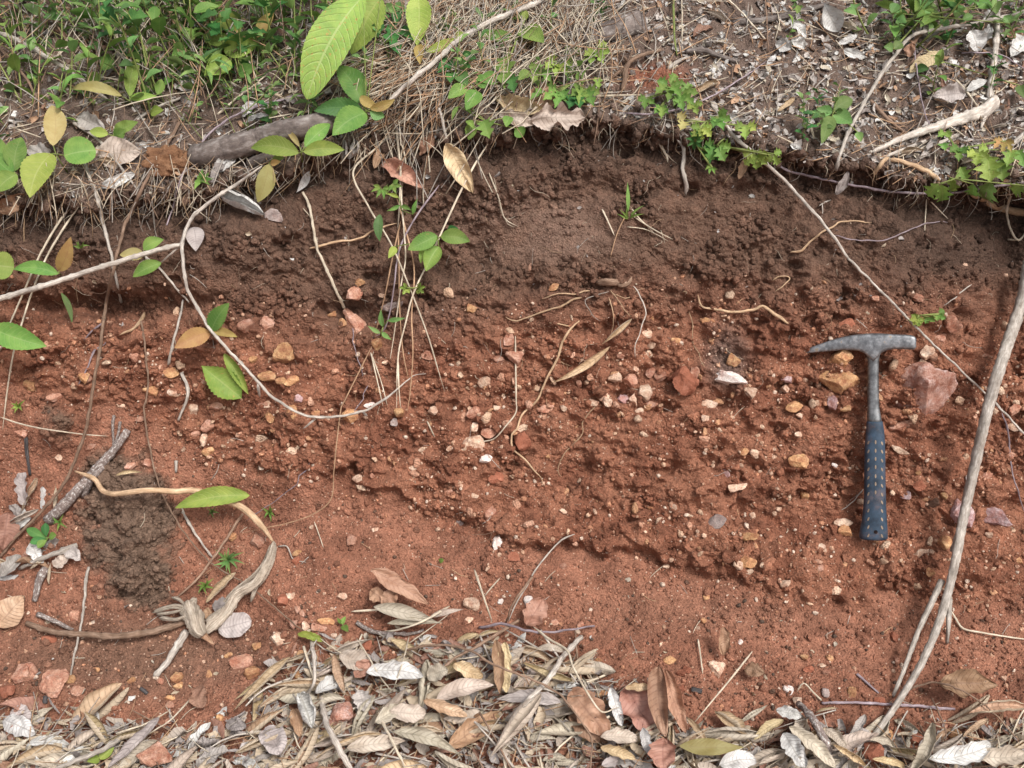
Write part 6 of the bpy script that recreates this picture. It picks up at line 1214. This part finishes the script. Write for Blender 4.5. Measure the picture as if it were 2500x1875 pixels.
dead('brownleaf', (1790, 570), (1790, 790), 90, 14, 'upright orange curled leaf alone on the apron', curl=1.3, lb=.03, lt=.008)
dead('brownleaf', (1950, 900), (2110, 930), 110, 14, 'small brown leaf right of the round cream stone', curl=.4, shape='ovate')
dead('tan', (1720, 1220), (1970, 1400), 50, 14, 'pale narrow leaf right of the reddish leaves', curl=1.4)
dead('tan', (1510, 1270), (1660, 1450), 50, 14, 'curled tan leaf touching the frilled brown leaf', curl=1.4, lb=.02)
# right corner
dead('brownleaf', (1560, 1010), (2010, 1020), 190, 15, 'dark triangular leaf with pale rim at the right', curl=.9, lb=.03, lt=.04, shape='ovate')
dead('tan', (1790, 1235), (2260, 1200), 85, 15, 'rolled tan leaf at the right edge', curl=2.4, lb=.03, lt=.03)
dead('whiteleaf', (1480, 1590), (1960, 1480), 140, 15, 'long white leaf at the lower right corner', curl=1.0, lb=.04, lt=.04)
dead('pale', (1800, 1560), (2280, 1560), 130, 15, 'broad pale leaf running out at the lower right corner', curl=.9, lb=.03, lt=.04)
dead('pale', (1510, 1310), (1340, 1690), 90, 15, 'upright pale ribbed scroll at the lower right', curl=2.0, lb=.045, lt=.03)
dead('whiteleaf', (360, 1390), (530, 1659), 150, 15, 'white leaf slanting to the bottom right of the yellow one', curl=.7, lb=.03, lt=.03)
dead('whiteleaf', (300, 1210), (500, 1260), 90, 15, 'white crumpled leaf near the grey ragged stick', curl=.9, lb=.02)
dead('pale', (670, 1360), (840, 1500), 80, 15, 'pale folded leaf left of the big stick foot', curl=.8, lb=.02)
dead('pale', (400, 1340), (760, 1659), 110, 15, 'ribbed pale leaf under the grey ragged stick', curl=.8, lb=.03)
dead('tan', (740, 1480), (990, 1640), 60, 15, 'rolled tan leaf at the bottom below the big stick', curl=2.2, lb=.03)
dead('pale', (1010, 1440), (1210, 1500), 60, 15, 'short tan curl at the foot of the big stick', curl=1.8, lb=.02)
dead('greyleaf', (990, 1250), (860, 1430), 60, 15, 'ribbed grey curl left of the big stick foot', curl=1.6, lb=.02)
dead('tan', (360, 1290), (130, 1440), 70, 15, 'ribbed tan curl right of the yellow leaf', curl=1.4, lb=.02)
dead('tan', (1040, 1590), (1290, 1659), 60, 15, 'tan curl around the bumpy reddish stone', curl=1.8, lb=.02)
dead('tan', (1940, 1280), (1740, 1420), 46, 15, 'thin tan curl above the white leaves', curl=2.0, lb=.02)
# ------------------------------------------------------------------ the rest of the leaf litter: copies of dry-leaf shapes
KINDS = [('tan', 'rolled dry tan leaf in the bottom litter', dict(curl=2.5, shape='lance', bend=.05), .20), ('tan', 'rolled dry tan leaf in the bottom litter', dict(curl=1.9, shape='oblong', bend=.10, wave=.1), .26),
 ('pale', 'curled pale ribbed leaf in the bottom litter', dict(curl=1.6, shape='ovate', bend=.12, wave=.12, tear=.08), .26), ('pale', 'curled pale ribbed leaf in the bottom litter', dict(curl=2.0, shape='ovate', bend=-.06, wave=.14, tear=.08), .24),
 ('whiteleaf', 'bleached white leaf in the bottom litter', dict(curl=.9, shape='oblong', bend=.08, wave=.15, tear=.2), .28), ('greyleaf', 'grey crumpled leaf in the bottom litter', dict(curl=.8, shape='torn', bend=.1, wave=.2, tear=.3), .34),
 ('tan', 'x', dict(curl=3.0, shape='lance', bend=.03, wave=.05, tear=.03), .13), ('tan', 'x', dict(curl=2.7, shape='lance', bend=.12, spiral=.4, tear=.03), .16), ('pale', 'x', dict(curl=2.8, shape='lance', bend=.06, tear=.04), .15),
 ('brownleaf', 'brown dead leaf in the bottom litter', dict(curl=1.1, shape='ovate', bend=.08, wave=.15, tear=.1), .32), ('tan', 'rolled dry tan leaf in the bottom litter', dict(curl=2.9, shape='oblong', bend=.0, spiral=.3), .2), ('pale', 'curled pale ribbed leaf in the bottom litter', dict(curl=2.2, shape='lance', bend=.1), .22)]
protos = []; PF = []; PU = []
for k, (m, lab, kw, wr) in enumerate(KINDS):
    for q in range(3):
        v, f, u = leaf_geo((0, -.5, 0), (0, .5, 0), wr, (0, 0, 1), seed=900 + k * 5 + q, nt_=26, ns=13, twist=random.uniform(-.8, .8), **kw)
        o = mk('dead_leaf', v, f, M[m], None, (0, 0, 0), u); PF.append(np.array(f)); PU.append(np.array(u)); protos.append((o, m, lab, k)); 
rr = random.Random(12)
edge_x = [-50, 0, 200, 400, 560, 660, 760, 900, 1050, 1200, 1330, 1450, 1560, 1700, 1850, 1960, 2100, 2300, 2550]
edge_y = [1760, 1750, 1755, 1790, 1800, 1640, 1580, 1575, 1560, 1570, 1600, 1640, 1720, 1790, 1790, 1770, 1815, 1780, 1770]
first = set(); n = 0; base_w = {'tan': 'rolled tan leaf', 'pale': 'curled pale leaf', 'whiteleaf': 'white dead leaf', 'greyleaf': 'grey dead leaf', 'brownleaf': 'brown dead leaf'}
def pose(u, v, L_, lift, ang, tilt=.5):
    t, nn = hit(u, v); sn = soft_n(u, v); Zc = (sn + Vector((rr.gauss(0, tilt * .5), rr.gauss(0, tilt * .5), rr.gauss(0, tilt * .4)))).normalized(); Zc = (Zc + (-raydir(u, v)).normalized() * .3).normalized()
    Yc = Vector((math.cos(ang), .3 * math.sin(ang), math.sin(ang))); Yc = (Yc - Zc * Yc.dot(Zc)).normalized(); Xc = Yc.cross(Zc)
    return Matrix.Translation(CAM + raydir(u, v) * (t - lift)) @ Matrix((Xc, Yc, Zc)).transposed().to_4x4() @ Matrix.Diagonal((L_ * rr.uniform(.8, 1.25), L_, L_ * rr.choice((-1, 1, 1)), 1))
def place(pi, M4):
    o, m, lab, k = protos[pi]; c = o if pi not in first else o.copy()
    if pi in first: C.objects.link(c)
    first.add(pi); c.matrix_world = M4; c['category'] = 'dead leaf'; return c, m
HEAP = {}
def heap(name, pi, M4):
    o, m, lab, k = protos[pi]; me = o.data; V_, F_, U_, mi, mats = HEAP.setdefault(name, ([], [], [], [], [])); o0 = sum(len(x) for x in V_)
    co = np.zeros(len(me.vertices) * 3, np.float32); me.vertices.foreach_get('co', co); A = np.array(M4); V_.append(co.reshape(-1, 3) @ A[:3, :3].T + A[:3, 3])
    if m not in mats: mats.append(m)
    F_.append(PF[pi] + o0); U_.append(PU[pi]); mi += [mats.index(m)] * len(PF[pi])
tries = 0
def litter_spot():
    while True:
        u, v = rr.uniform(-40, 2540), rr.uniform(1540, 1900); e = np.interp(u, edge_x, edge_y)
        if v < e + rr.gauss(15, 42) or ((u - 1240) / 90) ** 2 + ((v - 1860) / 60) ** 2 < 1: continue
        return u, v
def above_spot():
    while True:
        u, v = rr.uniform(-20, 2540), rr.uniform(-20, 470)
        if v > np.interp(u, lipx, lipv) - 10: continue
        if 850 < u < 1500 and v < 200 and rr.random() < .7: continue
        if 1500 < u < 2250 and v > 120 and rr.random() < .75: continue
        return u, v
for n in range(760):
    u, v = litter_spot() if n < 300 else (rr.uniform(-420, 2920), rr.uniform(1880, 2035)) if n < 560 else (rr.choice((rr.uniform(-420, -20), rr.uniform(2520, 2900))), rr.uniform(1770, 1900)); heap('bottom', rr.randrange(len(protos)), pose(u, v, rr.uniform(.02, .06), rr.uniform(.000, .010), rr.gauss(.5, .6)))
for n in range(170):
    u, v = above_spot(); heap('above', rr.randrange(len(protos)), pose(u, v, rr.uniform(.015, .045), rr.uniform(.002, .010), rr.gauss(.5, .8)))
ROLL = [i for i, p in enumerate(protos) if KINDS[p[3]][2]['curl'] > 1.8]
for n in range(124):
    u, v = litter_spot(); c, m = place(rr.choice(ROLL) if rr.random() < .6 else rr.randrange(len(protos)), pose(u, v, rr.uniform(.055, .10), rr.uniform(.006, .018), rr.gauss(.55, .45) + (math.pi if rr.random() < .5 else 0), .6))
    auto(c, base_w[m], u, v, 'dead leaves of the bottom litter')
for n in range(14):
    u, v = rr.uniform(-20, 140), rr.uniform(1180, 1420); c, m = place(rr.randrange(len(protos)), pose(u, v, rr.uniform(.03, .06), rr.uniform(.003, .015), rr.gauss(.9, .6)))
    auto(c, base_w[m], u, v, 'dead leaves heaped at the left edge')
for nm, (V_, F_, U_, mi, mats) in HEAP.items():
    o = mk('leaf_litter', np.concatenate(V_), np.concatenate(F_), None, uv=np.concatenate(U_), mats=[M[m] for m in mats], midx=mi)
    tag(o, 'smaller dry leaves packed under the large ones at the bottom' if nm == 'bottom' else 'small dry leaves strewn on the ground above the cut', 'leaf litter', kind='stuff')
for pi, (o, m, lab, k) in enumerate(protos):
    if pi not in first: bpy.data.objects.remove(o)
# ------------------------------------------------------------------ fine litter nobody could count
def flakes(name, label, n, weight, smin, smax, mats, seed, power=2, asp=(.25, .8), lift=.003, tilt=.5):
    rs = np.random.RandomState(seed); id_ = pick(weight, n, rs); V_, F_, UV, mi = [], [], [], []
    g = np.array([(x, y) for y in (-1, -.33, .33, 1) for x in (-1, 0, 1)])
    for c, i in enumerate(id_):
        L_ = smin + (smax - smin) * rs.rand() ** power; w_ = L_ * rs.uniform(*asp); nn = Nf[i] + rs.randn(3) * tilt; nn /= np.linalg.norm(nn)
        a = rs.randn(3); a[2] *= .5; a -= nn * a.dot(nn); a /= np.linalg.norm(a) + 1e-9; b = np.cross(nn, a); cu = rs.uniform(-.3, .7); o0 = len(V_); p = Pf[i] + Nf[i] * rs.uniform(0, lift)
        wd = np.where(abs(g[:, 1]) > .9, rs.uniform(.1, .7), 1) * (1 + .25 * rs.randn(12))
        V_.extend(p + np.outer(g[:, 1] * L_ / 2, a) + np.outer(g[:, 0] * w_ / 2 * wd, b) + np.outer((cu * w_ * g[:, 0] ** 2 + .12 * L_ * rs.randn() * g[:, 1] ** 2), nn))
        UV.extend([(.15 + .3 * (x + 1) / 2, (y + 1) / 2 * .5) for x, y in g])
        for r in range(3):
            for q in range(2): s0 = o0 + r * 3 + q; F_.append((s0, s0 + 1, s0 + 4, s0 + 3))
        mi += [rs.randint(len(mats))] * 6
    o = mk(name, V_, F_, None, uv=UV, mats=[M[m] for m in mats], midx=mi); return tag(o, label, 'litter', kind='stuff')
inf = (U > -420) & (U < 2920) & (V > -190) & (V < 2040)
inT = zTop * (1 - .85 * G(1600, 190, 90, 36))
flakes('leaf_flakes', 'carpet of small grey and white leaf flakes on the ground above the cut', 20000, inT * (.35 + .9 * sst(1350, 1700, U)) * sst(-.5, .3, fbm(X * 30, S * 30, 3, 301)), .0025, .019, ['whiteleaf', 'greyleaf', 'pale', 'greyleaf', 'brownleaf', 'greyleaf', 'greyleaf', 'log', 'log'], 31, 2.6)
flakes('leaf_fragments', 'broken leaf bits between the larger dry leaves at the bottom', 6500, sst(0, 60, V - np.interp(U, edge_x, edge_y) + 30), .004, .034, ['tan', 'pale', 'greyleaf', 'brownleaf', 'tan', 'greyleaf'], 32, 2.0, asp=(.12, .5), lift=.014)
flakes('leaf_bits', 'scattered pale bits of leaf on the apron', 240, zS * sst(1250, 1600, V), .003, .014, ['whiteleaf', 'pale', 'tan'], 33, 2.5)
flakes('leaf_bits', 'pale bits of leaf caught on the dark topsoil', 160, (1 - zB) * (1 - zTop), .003, .012, ['whiteleaf', 'tan', 'greyleaf'], 34, 2.5)
def straws(name, label, n, weight, lmin, lmax, rmin, rmax, mats, seed, ang=None, spread=.4, lift=.01, cat='dry grass', bend=.15):
    rs = np.random.RandomState(seed); id_ = pick(weight, n, rs); acc = ([], [], []); mi = []
    for i in id_:
        L_ = rs.uniform(lmin, lmax); al = (rs.uniform(0, 6.28) if ang is None else ang + rs.randn() * spread); nn = Nf[i]
        a = np.array((math.cos(al), .35 * math.sin(al), math.sin(al))); a -= nn * a.dot(nn) * .85; a /= np.linalg.norm(a); b = np.cross(nn, a); p0 = Pf[i] + nn * rs.uniform(.001, lift); bb = rs.randn() * bend; st = rs.uniform(-.05, .25)
        pts = [p0 + a * L_ * (s - .5) + b * bb * L_ * (s - .5) ** 2 + nn * L_ * st * s * .5 for s in np.linspace(0, 1, 5)]
        if rs.rand() < .25: pts[3] = pts[3] + b * L_ * .08; pts[4] = pts[4] + b * L_ * .22
        r = rs.uniform(rmin, rmax); g = tube_geo(pts, [r, r, r * .9, r * .8, r * .5], 4, flat=.5); f0 = len(acc[1]); add_geo(acc, g); mi += [rs.randint(len(mats))] * (len(acc[1]) - f0)
    o = mk(name, acc[0], acc[1], None, uv=acc[2], mats=[M[m] for m in mats], midx=mi); return tag(o, label, cat, kind='stuff')
th = np.exp(-(((U - 1180) / 260) ** 2 + ((V - 110) / 120.) ** 2) ** 1.3) * zTop
straws('dry_grass', 'thatch of dry pale grass spilling down at top centre', 1500, th, .05, .17, .0005, .0013, ['straw', 'straw', 'straw_brown', 'grey_bark', 'brown_bark'], 41, ang=rad(62), spread=.62, lift=.04, bend=.35)
straws('dry_grass', 'dry grass stems slanting left behind the saplings', 420, np.exp(-(((U - 1020) / 130) ** 2 + ((V - 190) / 70.) ** 2)) * zTop, .05, .15, .0005, .0012, ['straw', 'straw_brown'], 42, ang=rad(28), spread=.3, lift=.03)
straws('litter_straws', 'fine dry straws strewn over the ground above the cut', 2300, zTop, .015, .09, .0004, .0011, ['straw', 'grey_bark', 'straw_brown', 'brown_bark'], 43, ang=rad(25), spread=.8, lift=.01, cat='straws')
straws('litter_straws', 'upright dry stems among the shrubs at top left', 620, np.exp(-((U - 380) / 330.) ** 2 - ((V - 90) / 120.) ** 2) * zTop, .06, .17, .0005, .0013, ['straw', 'straw_brown', 'grey_bark', 'brown_bark', 'stem'], 44, ang=rad(100), spread=.5, lift=.05, cat='straws')
straws('litter_straws', 'fine straws mixed in the bottom leaf litter', 700, sst(0, 50, V - np.interp(U, edge_x, edge_y) + 25), .02, .10, .0004, .0011, ['straw', 'grey_bark', 'straw_brown'], 45, spread=.8, lift=.02, cat='straws')
straws('litter_twigs', 'broken twigs and stalks mixed in the bottom leaf litter', 170, sst(0, 60, V - np.interp(U, edge_x, edge_y) + 40), .03, .12, .0010, .0022, ['grey_bark', 'brown_bark', 'straw', 'white_bark'], 51, spread=.8, lift=.022, cat='twigs')
straws('dry_stems', 'dry stems hanging down into the cavity under the grass', 75, np.exp(-((U - 1000) / 130.) ** 2 - ((V - 350) / 80.) ** 2), .05, .15, .0004, .0011, ['straw', 'straw', 'straw_brown', 'grey_bark'], 52, ang=rad(82), spread=.32, lift=.03, cat='dry stems')
straws('litter_straws', 'short straws scattered on apron and face', 170, (zS + .35 * zB) * (1 - zTop), .008, .035, .0003, .0007, ['straw', 'white_bark', 'straw_brown'], 46, lift=.004, cat='straws')
straws('litter_straws', 'dry stems and roots hanging over the left bank edge', 380, np.exp(-((V - LIP + 5) / 45.) ** 2) * (1 - sst(900, 1100, U)), .03, .11, .0004, .001, ['straw', 'grey_bark', 'brown_bark', 'root'], 47, ang=rad(80), spread=.5, lift=.02, cat='straws')

# ------------------------------------------------------------------ labels of the repeats: told apart by their nearest landmark
ANCH = [(2132, 835, 'hammer head'), (2135, 1200, 'hammer grip'), (2262, 960, 'largest pink boulder'), (2053, 928, 'large yellow ochre stone'), (1776, 925, 'bright white stone'), (1672, 931, 'large red brown nodule'),
 (1157, 1083, 'cream concretion'), (1310, 950, 'long winding yellow root'), (1440, 880, 'long folded tan leaf'), (758, 1017, 'lowest sweep of the vine'), (602, 902, 'right arm of the vine'), (500, 765, 'leaf trio on the vine'), (975, 780, 'hanging straw bundle'),
 (868, 792, 'long pink leaning stone'), (1201, 1252, 'orange pink crevice stone'), (1835, 1308, 'lower left of the hammer'), (2352, 1260, 'big split grey stick'), (2310, 1480, 'fork of the split stick'), (2433, 1264, 'wide pink crusted stone'), (1820, 1375, 'foot of the face ledge'),
 (310, 1290, 'brown soil mound'), (560, 1260, 'long arched olive leaf'), (497, 1540, 'fibrous root end'), (133, 1666, 'largest round pink stone'), (588, 1618, 'flat pink stone'), (380, 1837, 'flat pink slab'), (250, 1553, 'curved brown branch'), (150, 1150, 'mottled dead branch'), (250, 745, 'left undercut'), (520, 930, 'half eaten leaf'), (230, 930, 'long thin brown twig'),
 (828, 1747, 'big pale pink block'), (1154, 1473, 'pale cream stone'), (960, 1440, 'long tipped pinkish leaf'), (1230, 1770, 'big pale scroll leaf'), (1375, 1602, 'grey broken stick'), (1615, 1700, 'tall brown folded leaf'), (1751, 1632, 'round flat cream stone'), (1740, 1822, 'yellow ribbed leaf'), (2128, 1806, 'foot of the split stick'), (2227, 1844, 'round dark brown stone'), (2440, 1740, 'right edge rolled leaf'), (2010, 1780, 'grey ragged stick'), (60, 1790, 'white holed leaf'), (650, 1810, 'round veined grey leaf'),
 (2170, 1718, 'purple jointed stick'), (740, 1110, 'curly violet rootlet'), (1740, 780, 'brown snaking root'), (2322, 785, 'pink stone under the sprig'), (1560, 1015, 'cream stone cluster'), (1950, 1060, 'left side of the grip'), (1000, 1660, 'broad white leaf'), (730, 1540, 'tiny green seedling'), (410, 395, 'fuzzy reddish clod'), (850, 120, 'huge spotted leaf'),
 (570, 100, 'cupped bright green leaves'), (320, 200, 'upright wavy leaf'), (280, 80, 'broken pale grass stalk'), (110, 130, 'slanting grey branch'), (110, 310, 'pinkish yellow leaf'), (430, 60, 'blurred brown stalk'), (2240, 40, 'top right leaf cluster'), (2430, 120, 'upright grey stick'), (30, 30, 'top left corner'), (720, 60, 'top of the spotted leaf'), (60, 1290, 'purple brown edge leaf'), (1180, 60, 'dry grass thatch'), (1330, 180, 'bright lobed leaf spray'), (1030, 130, 'dark drooping leaves'), (1960, 280, 'dull four leaved seedling'), (1500, 60, 'cracked bark slab'), (2060, 60, 'tall white folded leaf'), (2150, 180, 'pale bent branch'), (2350, 280, 'bleached splintered root'), (670, 330, 'grey log')]
cand = {}
for (o, base, u, v) in AUTO:
    a = min(ANCH, key=lambda q: (q[0] - u) ** 2 + (q[1] - v) ** 2); dx, dy = u - a[0], v - a[1]
    d = ('right of' if dx > 0 else 'left of') if abs(dx) > abs(dy) else ('below' if dy > 0 else 'above')
    cand.setdefault((base, d, a[2]), []).append((math.hypot(dx, dy), o))
ORD = ['', 'second nearest ', 'third nearest ', 'fourth nearest ', 'fifth nearest ', 'sixth nearest ', 'seventh nearest ', 'eighth nearest ', 'ninth nearest ', 'tenth nearest ', 'eleventh nearest ', 'twelfth nearest ']
for (base, d, a), L_ in cand.items():
    L_.sort(key=lambda q: q[0])
    for i, (_, o) in enumerate(L_): o['label'] = ('nearest ' if i == 0 and len(L_) > 1 else ORD[min(i, 11)]) + f'{base} {d} the {a}'
